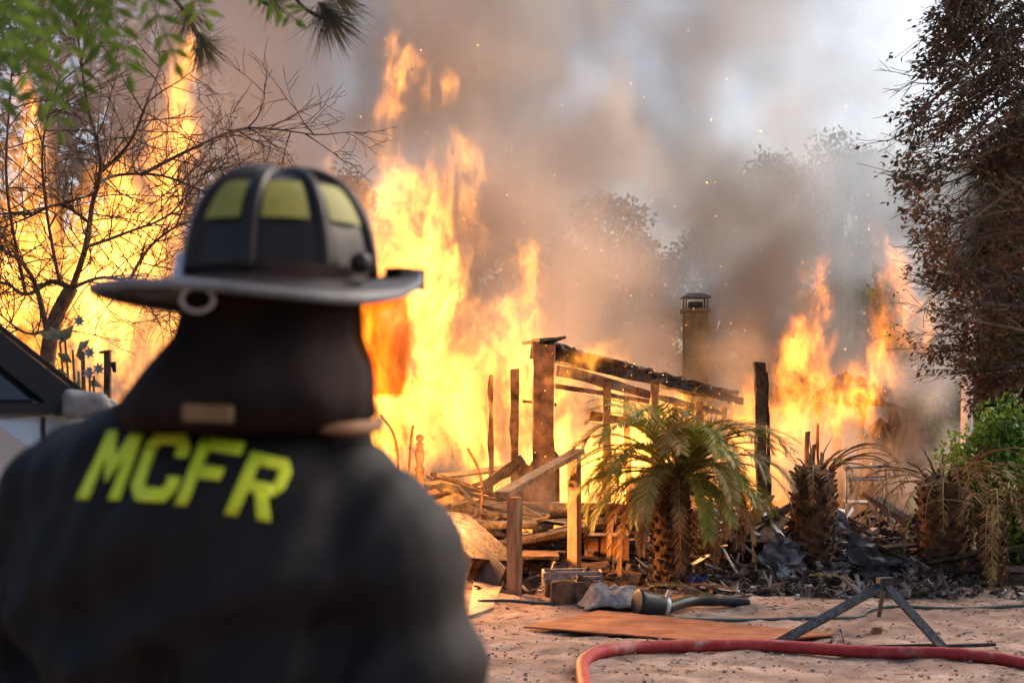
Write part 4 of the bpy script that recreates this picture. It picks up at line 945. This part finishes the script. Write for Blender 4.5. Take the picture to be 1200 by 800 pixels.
# neck and head
PSI = R(52); hf = Vector((math.sin(PSI), math.cos(PSI), 0)); hl = Vector((-math.cos(PSI), math.sin(PSI), 0)); HC = Vector((-.290, 1.80, 1.70))
body.tube([B_(0, .0, 1.55), Vector((HC.x - .005, HC.y + .0, 1.66))], [.07, .062], 14)
def head_ring(z, a, b, off=0):
    k = len(body.v)
    for i in range(20):
        t = 2 * math.pi * i / 20; c, s = math.cos(t), math.sin(t)
        nose = .018 if (i == 5 and 1.66 < z < 1.71) else 0
        body.v.append(tuple(Vector((HC.x, HC.y, z)) + hl * (c * a) + hf * (s * b + off + nose)))
    return k
ks = [head_ring(z, a, b, o) for z, a, b, o in ((1.585, .035, .045, .03), (1.605, .055, .075, .025), (1.64, .067, .088, .012), (1.68, .073, .095, .005), (1.73, .077, .098, 0), (1.78, .074, .094, -.004), (1.82, .055, .072, -.006), (1.838, .02, .03, -.006))]
for p, q in zip(ks, ks[1:]): body.bridge(p, q, 20)
body.face(tuple(range(ks[0], ks[0] + 20))[::-1]); body.face(tuple(range(ks[-1], ks[-1] + 20)))
tmp = body.build('body', M['trim'])
rm = tmp.modifiers.new('r', 'REMESH'); rm.mode = 'VOXEL'; rm.voxel_size = .0095; rm.use_smooth_shade = True
sm_ = tmp.modifiers.new('s', 'SMOOTH'); sm_.iterations = 9; sm_.factor = .5
bpy.context.view_layer.update(); dg = bpy.context.evaluated_depsgraph_get()
bme = bpy.data.meshes.new_from_object(tmp.evaluated_get(dg)); bpy.data.objects.remove(tmp); bme.name = 'body'
co = np.zeros(len(bme.vertices) * 3); bme.vertices.foreach_get('co', co); co = co.reshape(-1, 3); no = np.zeros_like(co).reshape(-1); bme.vertices.foreach_get('normal', no); no = no.reshape(-1, 3)
rel = co - np.array([PX, PY, 0]); L1 = rel @ np.array(pl); Z = co[:, 2]
# cloth folds: slack horizontal rolls in the back, pull lines to the armpits
fold = .015 * np.sin(Z * 46 + 3.2 * np.sin(L1 * 7 + 1) + 1.5 * np.sin(L1 * 15)) * np.clip((1.43 - Z) / .08, 0, 1) + .007 * np.sin(24 * (L1 * .8 + Z * .9) + 2 * np.sin(Z * 9)) + .004 * np.sin(60 * (Z * .6 - np.abs(L1)) + 4 * np.sin(L1 * 11)) + .003 * np.sin(95 * L1 + 30 * Z)
fold -= .016 * np.exp(-((np.abs(L1) - .215 - .02 * np.sin(Z * 14)) / .014) ** 2) * np.clip((1.43 - Z) / .08, 0, 1)
fold += .010 * np.exp(-((Z - 1.33 - .05 * np.sin(L1 * 9 + .6)) / .022) ** 2) * np.clip(1 - np.abs(L1) / .22, 0, 1)
fold *= np.clip(1.25 - np.clip((np.abs(L1) - .22) / .08, 0, 1) * .8, 0, 1)
fold *= np.clip((1.60 - Z) / .05, 0, 1) * np.clip((Z - .95) / .1, 0, 1)
co += no * fold[:, None]; bme.vertices.foreach_set('co', co.reshape(-1)); bme.update()
M['coat'] = mat('turnout_coat', (.0055, .0042, .0042), (.014, .0105, .0105), rough=.66, scale=5, bump=.35, bscale=260, spec=.2, bdist=.003)
M['skin'] = mat('skin', (.42, .24, .17), rough=.55); M['glove'] = mat('glove_leather', (.10, .07, .04), (.16, .11, .07), rough=.7, scale=20)
bme.materials.clear()
for k in ('coat', 'skin', 'glove', 'rubber'): bme.materials.append(M[k])
mi = []
for p in bme.polygons:
    c = p.center; r = c - PO; z = c.z; lat = abs(r.dot(pl))
    mi.append(1 if z > 1.60 and (c - HC).dot(hf) > .035 and z < 1.79 else (2 if z < .89 and lat > .24 else (3 if z < .14 else 0)))
bme.polygons.foreach_set('material_index', mi); bme.polygons.foreach_set('use_smooth', [True] * len(mi))
person_body = put('body', bme, ff)
bvh = BVHTree.FromPolygons([Vector(c) for c in co], [tuple(p.vertices) for p in bme.polygons])
# lettering on the back
M['lime'] = mat('lime_reflective', (.62, .70, .02), (.74, .80, .04), rough=.5, scale=40, bump=.1)
QUADS = {
 'M': [((0, 0), (.27, 0), (.27, 1), (0, 1)), ((.73, 0), (1, 0), (1, 1), (.73, 1)), ((.27, .60), (.5, .24), (.5, .62), (.27, 1)), ((.5, .24), (.73, .60), (.73, 1), (.5, .62))],
 'C': [((0, .2), (.27, .25), (.27, .75), (0, .8)), ((0, .8), (.27, .75), (.34, .81), (.2, 1)), ((.2, 1), (.34, .81), (.68, .81), (.82, 1)), ((.82, 1), (.68, .81), (.73, .75), (1, .81)), ((.73, .75), (.73, .64), (1, .64), (1, .81)),
       ((0, .2), (.2, 0), (.34, .19), (.27, .25)), ((.2, 0), (.82, 0), (.68, .19), (.34, .19)), ((.82, 0), (1, .19), (.73, .25), (.68, .19)), ((.73, .25), (1, .19), (1, .36), (.73, .36))],
 'F': [((0, 0), (.27, 0), (.27, 1), (0, 1)), ((.27, .81), (1, .81), (1, 1), (.27, 1)), ((.27, .40), (.78, .40), (.78, .585), (.27, .585))],
 'R': [((0, 0), (.27, 0), (.27, 1), (0, 1)), ((.27, .82), (.70, .82), (.82, 1), (.27, 1)), ((.70, .82), (.73, .78), (1, .82), (.82, 1)), ((.73, .78), (.73, .62), (1, .55), (1, .82)), ((.73, .62), (.70, .58), (.84, .40), (1, .55)),
       ((.27, .40), (.84, .40), (.70, .58), (.27, .58)), ((.42, .40), (.70, .40), (1, 0), (.70, 0))]}
CORN = {'M': ((91, 585), (141, 587), (172, 500), (127, 506)), 'C': ((149, 587), (203, 589), (229, 508), (179, 503)), 'F': ((206, 592), (256, 594), (288, 520), (238, 511)), 'R': ((263, 602), (318, 613), (346, 541), (295, 530))}
for ch_, qs in QUADS.items():
    bl, br, tr_, tl = [Vector((*c, 0)) for c in CORN[ch_]]; mb = MB(); nn = 5
    for q in qs:
        k = len(mb.v); a, b, c, d = [Vector((*p, 0)) for p in q]
        for j in range(nn + 1):
            for i in range(nn + 1):
                uv = a.lerp(b, i / nn).lerp(d.lerp(c, i / nn), j / nn); px = bl.lerp(br, uv.x).lerp(tl.lerp(tr_, uv.x), uv.y)
                ray = (P(px.x, px.y, 1.0) - Vector((0, 0, EYE))).normalized(); hit, nr, _, _ = bvh.ray_cast(Vector((0, 0, EYE)), ray)
                if hit is None: hit, nr, _, _ = bvh.find_nearest(P(px.x, px.y, 1.72))
                mb.v.append(tuple(hit + nr * .003))
        for j in range(nn):
            for i in range(nn): s = k + j * (nn + 1) + i; mb.face((s, s + 1, s + nn + 2, s + nn + 1))
    o = mb.build('letter', M['lime'], ff, True); so = o.modifiers.new('thick', 'SOLIDIFY'); so.thickness = .002; so.offset = -1
    o['label'] = 'lime yellow block letter ' + ch_ + ' on the back of the coat'
# reflective hem band round chest
def band(z0, z1, off, m, name):
    mb = MB(); n = 72
    for z in (z0, z1):
        for i in range(n):
            t = 2 * math.pi * i / n; d = (pl * math.cos(t) + pf * math.sin(t)); hit, nr, _, _ = bvh.ray_cast(B_(0, -.02, z) + d * .27 * 0, d)
            mb.v.append(tuple(hit + d * off))
    mb.bridge(0, n, n); o = mb.build(name, M[m], ff, True); return o
band(1.155, 1.215, .006, 'lime', 'reflective_band'); M['silverband'] = mat('silver_reflective', (.55, .56, .58), rough=.4, metal=.3); band(1.172, 1.198, .009, 'silverband', 'reflective_strip')
# coat collar
def ringloft(rows, m, name, par, n=36, cap=False, smooth=True, start=0.0, end=2 * math.pi, th=0):
    """rows: centre, left axis, front axis, half-width, half-depth, z"""
    mb = MB(); ks = []
    for c, la, fa, a, b, z in rows:
        k = len(mb.v)
        for i in range(n):
            t = start + (end - start) * i / (n if end - start > 6.2 else n - 1); mb.v.append((c + la * (a * math.cos(t)) + fa * (b * math.sin(t)) + Vector((0, 0, z)))[:])
        ks.append(k)
    for p, q in zip(ks, ks[1:]):
        if end - start > 6.2: mb.bridge(p, q, n)
        else:
            for i in range(n - 1): mb.face((p + i, p + i + 1, q + i + 1, q + i))
    o = mb.build(name, M[m], par, smooth)
    if th: so = o.modifiers.new('thick', 'SOLIDIFY'); so.thickness = th; so.offset = 0
    return o
NC = Vector((-.318, 1.795, 0)); HH = Vector((HC.x, HC.y, 0))
ringloft([(NC, pl, pf, .150, .125, 1.535), (NC, pl, pf, .140, .122, 1.575), (NC, pl, pf, .134, .120, 1.612)], 'coat', 'collar', ff, th=.008)
# hood and helmet neck flap, hanging from under the helmet to the collar
M['hood'] = mat('dark_hood', (.009, .005, .0045), (.024, .013, .011), rough=.9, scale=9, bump=.3, bscale=200, spec=.12, bdist=.003); M['tan'] = mat('firelit_hem', (.17, .085, .045), (.25, .13, .07), rough=.8, scale=20)  # hem on the fire side; its tan-orange colour includes the firelight
mid = lambda t: HH.lerp(NC, t)
hood = MB(); rows = [(0, .112, .122, 1.775), (.0, .116, .124, 1.735), (.12, .126, .128, 1.69), (.30, .154, .138, 1.655), (.6, .176, .142, 1.625), (.9, .190, .152, 1.595), (1.05, .160, .138, 1.572)]; n = 60; ks = []
for q, a, b, z in rows:
    k = len(hood.v); c = mid(q)
    for i in range(n):
        t = 2 * math.pi * i / n; w = (1.775 - z) / .2; rip = 1 + .05 * w * math.sin(5 * t + 2 + 2 * w) + .03 * w * math.sin(11 * t + 3 * w) + .012 * math.sin(17 * t + 9 * w)
        fr = max(0, math.sin(t - (PHI - PSI))) ; zz = z
        d = hl * math.cos(t) * a * rip + hf * math.sin(t) * (b * (1 + .22 * min(1, max(0, (1.70 - z) / .07))) if math.sin(t) < 0 else b * .72) * rip
        hood.v.append((c + d + Vector((0, 0, zz)))[:])
    ks.append(k)
for p, q in zip(ks, ks[1:]):
    for i in range(n):
        j = (i + 1) % n; t = 2 * math.pi * (i + .5) / n
        if math.sin(t) > .80 and hood.v[p + i][2] > 1.63: continue      # open for the face
        hood.face((p + i, p + j, q + j, q + i))
ho = hood.build('hood', M['hood'], ff, True); so = ho.modifiers.new('thick', 'SOLIDIFY'); so.thickness = .006
hm = MB(); hp_ = []
for i in range(15):
    t = 2 * math.pi * (.575 - .24 * i / 14); c = mid(1.0); hp_.append(c + hl * math.cos(t) * .170 + hf * math.sin(t) * .142 + Vector((0, 0, 1.590 - .012 * math.sin(math.pi * i / 14))))
hm.tube(hp_, [.004 + .008 * math.sin(math.pi * i / 14) for i in range(15)], 8, flat=.8); hm.build('hood_hem', M['tan'], ff, True)
tb_ = MB(); hit = P(243, 484, 1.575); tb_.beam(hit + Vector((-.027, .0, .001)), hit + Vector((.027, .004, -.001)), .010, .019, seg=4); tb_.build('collar_tab', mat('tan_tab', (.13, .075, .03), (.20, .12, .05), rough=.7, scale=30), ff)
# helmet
hel = empty('helmet', (HC.x, HC.y, 1.765)); hel.parent = ff; hel.matrix_parent_inverse = wmat(ff).inverted()
M['shell'] = mat('helmet_shell', (.010, .006, .006), (.020, .011, .010), rough=.33, scale=8, bump=.15, bscale=14, coat=.08, bdist=.004, spec=.2); M['edge'] = mat('helmet_edge', (.10, .10, .11), (.20, .20, .21), rough=.5, scale=14)  # edge grey holds the lit sheen along the brim roll
M['yel'] = mat('helmet_sticker', (.20, .18, .03), (.30, .27, .05), rough=.55, scale=14); M['chrome'] = mat('worn_chrome', (.55, .55, .56), rough=.35, metal=.9)
CL, CW, CHT, ZB = .122, .099, .139, 1.757
def dome(t, h, off=0.0):
    """t angle round the crown, h 0 brim to 1 top"""
    r = math.cos(h * math.pi / 2) ** .62 if h < 1 else 0.0; z = math.sin(h * math.pi / 2) ** 1.05 * CHT
    return HH + hl * ((CW + off) * r * math.cos(t)) + hf * ((CL + off) * r * math.sin(t)) + Vector((0, 0, ZB + z + off * h))
mb = MB(); ks = []
for j in range(15):
    k = len(mb.v); h = j / 14 * .985
    for i in range(64): t = 2 * math.pi * i / 64; mb.v.append(dome(t, h, .0025 * math.cos(8 * t))[:])
    ks.append(k)
for p, q in zip(ks, ks[1:]): mb.bridge(p, q, 64)
mb.face(tuple(range(ks[-1], ks[-1] + 64))); mb.build('crown', M['shell'], hel, True)
for k in range(8):
    t = math.pi / 2 + k * math.pi / 4; big = k in (0, 4)
    pts = [dome(t, h, .002) for h in np.linspace(.02, .97, 14)]; mb = MB(); mb.tube(pts, [.013 if big else .010] * 14, 8, flat=.75); mb.build('rib', M['shell'], hel, True)
for k in range(8):
    t0 = math.pi / 2 + k * math.pi / 4; mb = MB(); nn = 6
    for j in range(nn + 1):
        for i in range(nn + 1):
            w = .27 - .02 * j / nn; mb.v.append(dome(t0 + math.pi / 8 - w + 2 * w * i / nn, .36 + .30 * j / nn, .0045)[:])
    for j in range(nn):
        for i in range(nn): s = j * (nn + 1) + i; mb.face((s, s + 1, s + nn + 2, s + nn + 1))
    o = mb.build('reflective_sticker', M['yel'], hel, True)
def brim(t, q):
    c, s = math.cos(t), math.sin(t); Lo = (.185 if s > 0 else .238); W = .150 - .02 * s
    e = .92; x = math.copysign(abs(c) ** e, c); y = math.copysign(abs(s) ** e, s)
    r0 = HH + hl * (CW * .98 * c) + hf * (CL * .98 * s); r1 = HH + hl * (W * x) + hf * (Lo * y)
    dip = -.030 * q * q * (c * c) - .016 * q * (max(0, -s) ** 3) + .020 * q * max(0, s) ** 2
    return r0.lerp(r1, q) + Vector((0, 0, ZB + .004 + dip))
mb = MB(); ks = []
for q in np.linspace(0, 1, 7):
    k = len(mb.v); [mb.v.append(brim(2 * math.pi * i / 72, q)[:]) for i in range(72)]; ks.append(k)
for p, q in zip(ks, ks[1:]): mb.bridge(p, q, 72)
br_ = mb.build('brim', M['shell'], hel, True); so = br_.modifiers.new('thick', 'SOLIDIFY'); so.thickness = .005; so.offset = 0
ep = [brim(2 * math.pi * i / 72, 1.0) for i in range(72)]; mb = MB(); ks = []
for i in range(72):
    d = (ep[(i + 1) % 72] - ep[i - 1]).normalized(); o_ = d.cross(Vector((0, 0, 1))).normalized(); ks.append(mb.ring(ep[i], o_, Vector((0, 0, 1)), .0048, .0062, 8))
for i in range(72): mb.bridge(ks[i], ks[(i + 1) % 72], 8)
mb.build('brim_edge', M['edge'], hel, True)
# rear D-ring, side hinges, face shield
rc = P(232, 350, 1.655); mb = MB(); ks = []
for i in range(24):
    t = 2 * math.pi * i / 24; o_ = Vector((math.cos(t), 0, .78 * math.sin(t))); ks.append(mb.ring(rc + o_ * .0185, o_.normalized(), Vector((0, 1, 0)), .0034, .0034, 6))
for i in range(24): mb.bridge(ks[i], ks[(i + 1) % 24], 6)
mb.build('hanging_ring', M['chrome'], hel, True)
mb = MB(); mb.beam(P(228, 332, 1.655), P(246, 333, 1.655), .012, .012); mb.build('ring_clip', M['chrome'], hel)
for s in (1, -1):
    c = HH + hl * (s * .118) + hf * .045 + Vector((0, 0, ZB + .022)); mb = MB(); mb.lathe(c - hl * s * .012, [(.004, 0), (.013, .002), (.014, .012), (.009, .018)], 14, axis=hl * s); mb.build('shield_hinge', M['shell'], hel, True)
mb = MB(); mb.beam(P(208, 336, 1.74), P(214, 300, 1.76), .012, .02, up=Vector((0, 1, 0))); mb.build('bracket', M['chrome'], hel)
mb = MB(); c = HH + hf * .186 + Vector((0, 0, ZB + .018)); mb.box(c, .05, .03, .03, PSI); mb.build('front_clip', M['shell'], hel)
gm_ = bpy.data.materials.new('amber_visor'); gm_.use_nodes = True; N = gm_.node_tree.nodes; L = gm_.node_tree.links; pb2 = N['Principled BSDF']; pb2.inputs['Base Color'].default_value = (.6, .35, .12, 1); pb2.inputs['Roughness'].default_value = .12
tp = N.new('ShaderNodeBsdfTransparent'); tp.inputs[0].default_value = (.98, .72, .40, 1); mx = N.new('ShaderNodeMixShader'); mx.inputs[0].default_value = .14; L.new(tp.outputs[0], mx.inputs[1]); L.new(pb2.outputs[0], mx.inputs[2]); L.new(mx.outputs[0], N['Material Output'].inputs[0])
M['visor'] = gm_
ringloft([(HH, hl, hf, .118, .172, 1.745), (HH, hl, hf, .122, .176, 1.70), (HH, hl, hf, .120, .174, 1.655), (HH, hl, hf, .112, .165, 1.618)], 'visor', 'face_shield', hel, n=28, start=.35, end=math.pi - .35, th=.003)
# ------------------------------------------------------------------ flames and smoke
def flame_material(name, strength, col=(1.0, .32, .035)):
    m = bpy.data.materials.new(name); m.use_nodes = True; N = m.node_tree.nodes; L = m.node_tree.links
    N.remove(N['Principled BSDF'])
    at = N.new('ShaderNodeAttribute'); at.attribute_name = 'density'
    em = N.new('ShaderNodeEmission'); em.inputs[0].default_value = (*col, 1)
    mu = N.new('ShaderNodeMath'); mu.operation = 'MULTIPLY'; mu.inputs[1].default_value = strength
    L.new(at.outputs['Fac'], mu.inputs[0]); L.new(mu.outputs[0], em.inputs[1]); L.new(em.outputs[0], N['Material Output'].inputs['Volume'])
    return m
def flame(name, strokes, label, mtl, vox=.03, seed=0.0, amp=1.0, soft=.5, group=None):
    sp = []
    for st in strokes: sp += dense(st)
    lo = [min(p[i] - r * 1.7 for p, r, s in sp) for i in range(3)]; hi = [max(p[i] + r * 1.7 for p, r, s in sp) for i in range(3)]
    lo[1] = min(p.y - r * .85 for p, r, s in sp); hi[1] = max(p.y + r * .85 for p, r, s in sp)
    def field(f, geo, pos):
        q0 = f.vm('ADD', pos, (seed * 13.7, seed * 5.1, seed * 7.3))
        q = f.vm('MULTIPLY', q0, (1, 1, .55))
        w1 = f.vm('MULTIPLY', f.vm('SUBTRACT', f.noise(q, 1.0, 1.0, .5, True), (.5, .5, .5)), (.9 * amp, .7 * amp, .9 * amp))
        q1 = f.vm('ADD', q, f.vm('SCALE', w1, sc_=.5))
        w2 = f.vm('MULTIPLY', f.vm('SUBTRACT', f.noise(q1, 3.2, 3.0, .6, True), (.5, .5, .5)), (.62 * amp, .5 * amp, 1.0 * amp))
        w = f.vm('ADD', w1, w2)
        pp = f.vm('ADD', pos, w)
        np_, r, s = f.nearest(geo, pp, ('position', 'FLOAT_VECTOR'), ('rad', 'FLOAT'), ('str', 'FLOAT'))
        e = f.m('SUBTRACT', 1.0, f.m('DIVIDE', f.vm('LENGTH', f.vm('MULTIPLY', f.vm('SUBTRACT', pp, np_), (1, 1.7, 1))), r))
        qq = f.vm('ADD', f.vm('MULTIPLY', q0, (1, 1, .5)), f.vm('SCALE', w, sc_=.8))
        n1 = f.noise(qq, 3.4, 5.0, .66)
        n2 = f.noise(f.vm('ADD', qq, (31.0, 17.0, 5.0)), 1.9, 3.0, .6)
        rid = f.m('SUBTRACT', 1.0, f.m('MULTIPLY', f.m('ABSOLUTE', f.m('SUBTRACT', n1, .5)), 10.0))   # thin hot sheets
        rid = f.m('MAXIMUM', rid, 0.0)
        edge = f.rng(f.m('ADD', e, f.m('MULTIPLY', f.m('SUBTRACT', n1, .53), 3.2)), .02, soft * .8, 0, 1)
        gate = f.rng(n2, .42, .60, .035, 1)
        body = f.m('ADD', .03, f.m('MULTIPLY', f.m('MULTIPLY', rid, rid), 1.0))
        core = f.rng(e, .0, .9, .45, 1.8)
        return f.m('MULTIPLY', f.m('MULTIPLY', f.m('MULTIPLY', edge, gate), body), f.m('MULTIPLY', core, s))
    o = volume_object(name, sp, lo, hi, vox, field, mtl)
    return tag(o, label, 'flame', group, kind='stuff')
FM = flame_material('flame', 5.6)
# strokes: (px, py, depth, radius px, strength)
flame('flame', [
    [(450, 530, 16.6, 70, 1.6), (470, 440, 16.6, 112, 2.6), (480, 340, 16.6, 98, 2.0), (508, 260, 16.6, 78, 1.5), (540, 185, 16.6, 36, .9)],
    [(430, 420, 16.9, 60, 1.2), (415, 300, 16.9, 54, 1.2), (395, 215, 16.9, 42, 1.0), (428, 155, 16.9, 24, .7)],
    [(470, 300, 16.4, 54, 1.2), (460, 205, 16.4, 44, 1.0), (468, 140, 16.4, 26, .7)],
    [(560, 510, 16.8, 90, 2.4), (575, 430, 16.8, 84, 2.1), (600, 385, 16.8, 62, 1.7), (615, 335, 16.8, 34, 1.0), (632, 255, 16.8, 20, .65)],
    [(660, 600, 15.95, 40, 1.0), (690, 545, 16.0, 52, 1.4), (745, 510, 16.4, 46, 1.3), (800, 505, 16.8, 36, 1.0)],
    [(660, 610, 17.4, 95, 2.2), (690, 510, 17.4, 98, 2.6), (700, 440, 17.2, 48, 1.2), (705, 405, 17.0, 24, .7)],
    [(760, 580, 17.8, 95, 2.2), (790, 510, 17.8, 84, 2.4), (810, 480, 17.8, 40, .9)],
    [(870, 570, 18.2, 80, .8), (850, 520, 18.2, 60, 1.0)],
], 'tall yellow blaze engulfing the timber house frame', FM, vox=.028, seed=1)
flame('flame', [[(480, 690, 13.3, 50, .5), (490, 620, 13.4, 45, .6), (480, 560, 13.5, 24, .4)], [(520, 640, 14.9, 36, .5), (530, 590, 14.9, 30, .6), (525, 560, 14.9, 12, .4)], [(575, 660, 14.7, 18, .5), (582, 620, 14.7, 12, .4)], [(455, 620, 15.2, 30, .8), (462, 540, 15.2, 30, .7), (450, 500, 15.2, 14, .4)], [(645, 445, 15.2, 12, .7), (690, 425, 15.3, 24, 1.1), (718, 398, 15.4, 16, .7)], [(700, 455, 15.6, 18, .8), (760, 470, 15.8, 20, .8), (815, 478, 16.0, 14, .6)], [(600, 545, 15, 14, .6), (585, 540, 15, 9, .4)]],
      'small licking flames among the collapsed boards and along the eaves', FM, vox=.025, seed=8, amp=.45)
flame('flame', [[(455, 130, 17.2, 24, .8), (472, 85, 17.2, 42, 1.2), (458, 42, 17.2, 26, .7)], [(475, 95, 17.2, 36, 1.1), (508, 112, 17.2, 34, 1.0), (535, 95, 17.2, 22, .7)], [(550, 100, 17.2, 7, .35), (553, 92, 17.2, 6, .3)]],
      'detached ball of flame floating in the smoke above the blaze', FM, vox=.025, seed=2, amp=.5)
flame('flame', [
    [(150, 480, 17.5, 90, .6), (140, 390, 17.5, 115, 1.7), (145, 285, 17.5, 105, 2.2), (185, 195, 17.5, 70, 1.7), (213, 115, 17.5, 42, 1.3), (226, 48, 17.5, 24, .9)],
    [(20, 460, 17.5, 100, .7), (20, 330, 17.5, 105, 1.9), (10, 235, 17.5, 80, 1.7), (25, 165, 17.5, 48, 1.3), (20, 105, 17.5, 24, .8)],
    [(-120, 450, 17.5, 90, .8), (-90, 320, 17.5, 80, 1.0), (-70, 220, 17.5, 40, .7)],
], 'wide blaze roaring behind the bare tree and parked vehicle', FM, vox=.032, seed=3)
FM2 = flame_material('flame_thin', 5.5, (1.0, .245, .022))
flame('flame', [[(880, 540, 18.5, 70, .6), (918, 465, 18.5, 52, 1.4), (950, 415, 18.5, 50, 1.8), (960, 370, 18.5, 36, 1.5), (956, 315, 18.5, 20, .9)], [(950, 430, 18.5, 36, 1.1), (985, 400, 18.5, 16, .6)]],
      'single bright flame tongue rising beside the charred upright post', FM2, vox=.028, seed=4, amp=.7)
flame('flame', [[(900, 525, 18.4, 30, .8), (955, 505, 18.4, 36, 1.2), (1005, 472, 18.4, 44, 1.5), (1035, 420, 18.4, 46, 1.5), (1048, 360, 18.4, 40, 1.3), (1036, 290, 18.4, 28, 1.0)], [(1035, 450, 18.4, 30, .8), (1064, 400, 18.4, 38, 1.0), (1096, 362, 18.4, 22, .8)]],
      'leaning orange flame curling up at the edge of the blue smoke', FM2, vox=.03, seed=5, amp=.8)
flame('flame', [[(1068, 264, 20, 8, .7), (1076, 258, 20, 10, .8), (1086, 268, 20, 7, .5)]], 'tiny scrap of flame high against the smoky green trees', FM2, vox=.02, seed=6, amp=.3)
flame('flame', [[(705, 440, 16.4, 18, .5), (740, 400, 16.4, 18, .5), (758, 372, 16.4, 11, .4)]], 'faint orange wisp of flame licking off the sagging roof', FM2, vox=.025, seed=7, amp=.5)

for px, py, D, lab in ((866, 690, 13.0, 'tiny flame glowing in the tangle beside the palm'), (1108, 657, 13.6, 'tiny flame glowing at the foot of the bare-ribbed palm')):
    flame('flame', [[(px - 5, py + 3, D, 8, .9), (px + 6, py - 3, D, 7, .8)]], lab, FM2, vox=.015, seed=px * .1, amp=.2)

def smoke_material(name, color, dens, aniso=.25):
    m = bpy.data.materials.new(name); m.use_nodes = True; N = m.node_tree.nodes; L = m.node_tree.links
    N.remove(N['Principled BSDF']); m.cycles.volume_step_rate = 2.5
    pv = N.new('ShaderNodeVolumePrincipled'); pv.inputs['Color'].default_value = (*color, 1)
    pv.inputs['Anisotropy'].default_value = aniso; pv.inputs['Density'].default_value = dens
    pv.inputs['Density Attribute'].default_value = 'density'
    L.new(pv.outputs[0], N['Material Output'].inputs['Volume'])
    return m
def smoke(name, strokes, label, mtl, vox=.2, seed=0.0, cut=.46, scale=.35, amp=2.2):
    sp = []
    for st in strokes: sp += dense(st, .4)
    lo = [min(p[i] - r * 1.3 for p, r, s in sp) for i in range(3)]; hi = [max(p[i] + r * 1.3 for p, r, s in sp) for i in range(3)]
    lo[2] = max(lo[2], .05)
    def field(f, geo, pos):
        q = f.vm('ADD', pos, (seed * 11.3, seed * 3.7, seed * 9.1))
        w = f.vm('SCALE', f.vm('SUBTRACT', f.noise(q, scale, 2.0, .5, True), (.5, .5, .5)), sc_=amp)
        pp = f.vm('ADD', pos, w)
        np_, r, s = f.nearest(geo, pp, ('position', 'FLOAT_VECTOR'), ('rad', 'FLOAT'), ('str', 'FLOAT'))
        e = f.m('SUBTRACT', 1.0, f.m('DIVIDE', f.vm('DISTANCE', pp, np_), r))
        n = f.noise(f.vm('ADD', q, f.vm('SCALE', w, sc_=.6)), scale * 2.0, 4.0, .55)
        d = f.rng(f.m('ADD', e, f.m('MULTIPLY', f.m('SUBTRACT', n, .5), 1.2)), 0.0, .7, 0, 1)
        d = f.m('MULTIPLY', d, f.rng(n, cut - .10, cut + .18, .05, 1.25))
        return f.m('MULTIPLY', d, s)
    o = volume_object(name, sp, lo, hi, vox, field, mtl)
    return tag(o, label, 'smoke', kind='stuff')
SM = smoke_material('smoke_brown', (.80, .755, .71), 1.05)
smoke('smoke', [
    [(700, 520, 21, 250, .7), (600, 300, 22, 330, .8), (560, 100, 23, 380, .7), (520, -150, 24, 420, .6)],
    [(250, 500, 21, 200, .5), (250, 300, 22, 260, .55), (280, 100, 22, 300, .5), (300, -150, 24, 300, .5)],
    [(960, 500, 21, 110, .9), (900, 330, 22, 130, 1.1), (800, 170, 23, 160, .8), (760, -100, 24, 220, .7)],
], 'thick brown smoke rolling up from the burning house', SM, vox=.25, seed=1)
SB = smoke_material('smoke_blue', (.80, .84, .88), 1.1)
smoke('smoke', [[(1085, 560, 18, 55, 1.0), (1095, 440, 18.6, 55, .9), (1085, 320, 20, 60, .6), (1040, 190, 24, 110, .3), (960, 60, 26, 150, .4), (930, -120, 26, 180, .5)], [(860, 270, 27, 130, .6), (960, 240, 27, 140, .6), (1050, 270, 26, 100, .7)]],
      'pale blue smoke drifting past the edge of the fire', SB, vox=.14, seed=2, scale=.6, amp=1.2)
SD = smoke_material('smoke_dark', (.28, .235, .20), 1.6)
smoke('smoke', [[(1030, 590, 18.6, 45, .8), (1050, 530, 18.7, 50, 1.0), (1068, 470, 18.9, 40, .7)], [(925, 390, 20, 70, .6), (895, 300, 20.5, 90, .45), (860, 200, 21, 90, .22)]],
      'dark sooty smoke boiling from the burnt room under the leaning flame', SD, vox=.14, seed=5, scale=.8, amp=1.0)
SV = smoke_material('smoke_veil', (.72, .62, .52), .45)
smoke('smoke', [[(500, 620, 14.6, 60, .5), (570, 590, 14.8, 70, .4), (680, 590, 15.4, 60, .2), (780, 560, 16.0, 60, .2), (880, 530, 16.6, 90, .8), (960, 540, 17.0, 90, .9), (1040, 570, 17.2, 60, .6)], [(640, 620, 14.4, 40, .4), (620, 560, 14.6, 34, .3)], [(870, 430, 17.5, 55, .5), (850, 390, 18.5, 60, .5)]],
      'thin fire-lit smoke drifting in front of the house frame', SV, vox=.12, seed=4, scale=.9, amp=.9)
# light given off by the flames
for px, py, D, e, rad in ((520, 430, 16.2, 420, .5), (700, 500, 16.8, 450, .5), (120, 330, 17.1, 450, .6), (920, 490, 18.2, 200, .4), (515, 590, 13.0, 340, .25)):
    ld = bpy.data.lights.new('flame_light', 'POINT'); ld.energy = e; ld.color = (1, .42, .12); ld.shadow_soft_size = rad
    lo_ = bpy.data.objects.new('flame_light', ld); COL.objects.link(lo_); lo_.location = P(px, py, D)
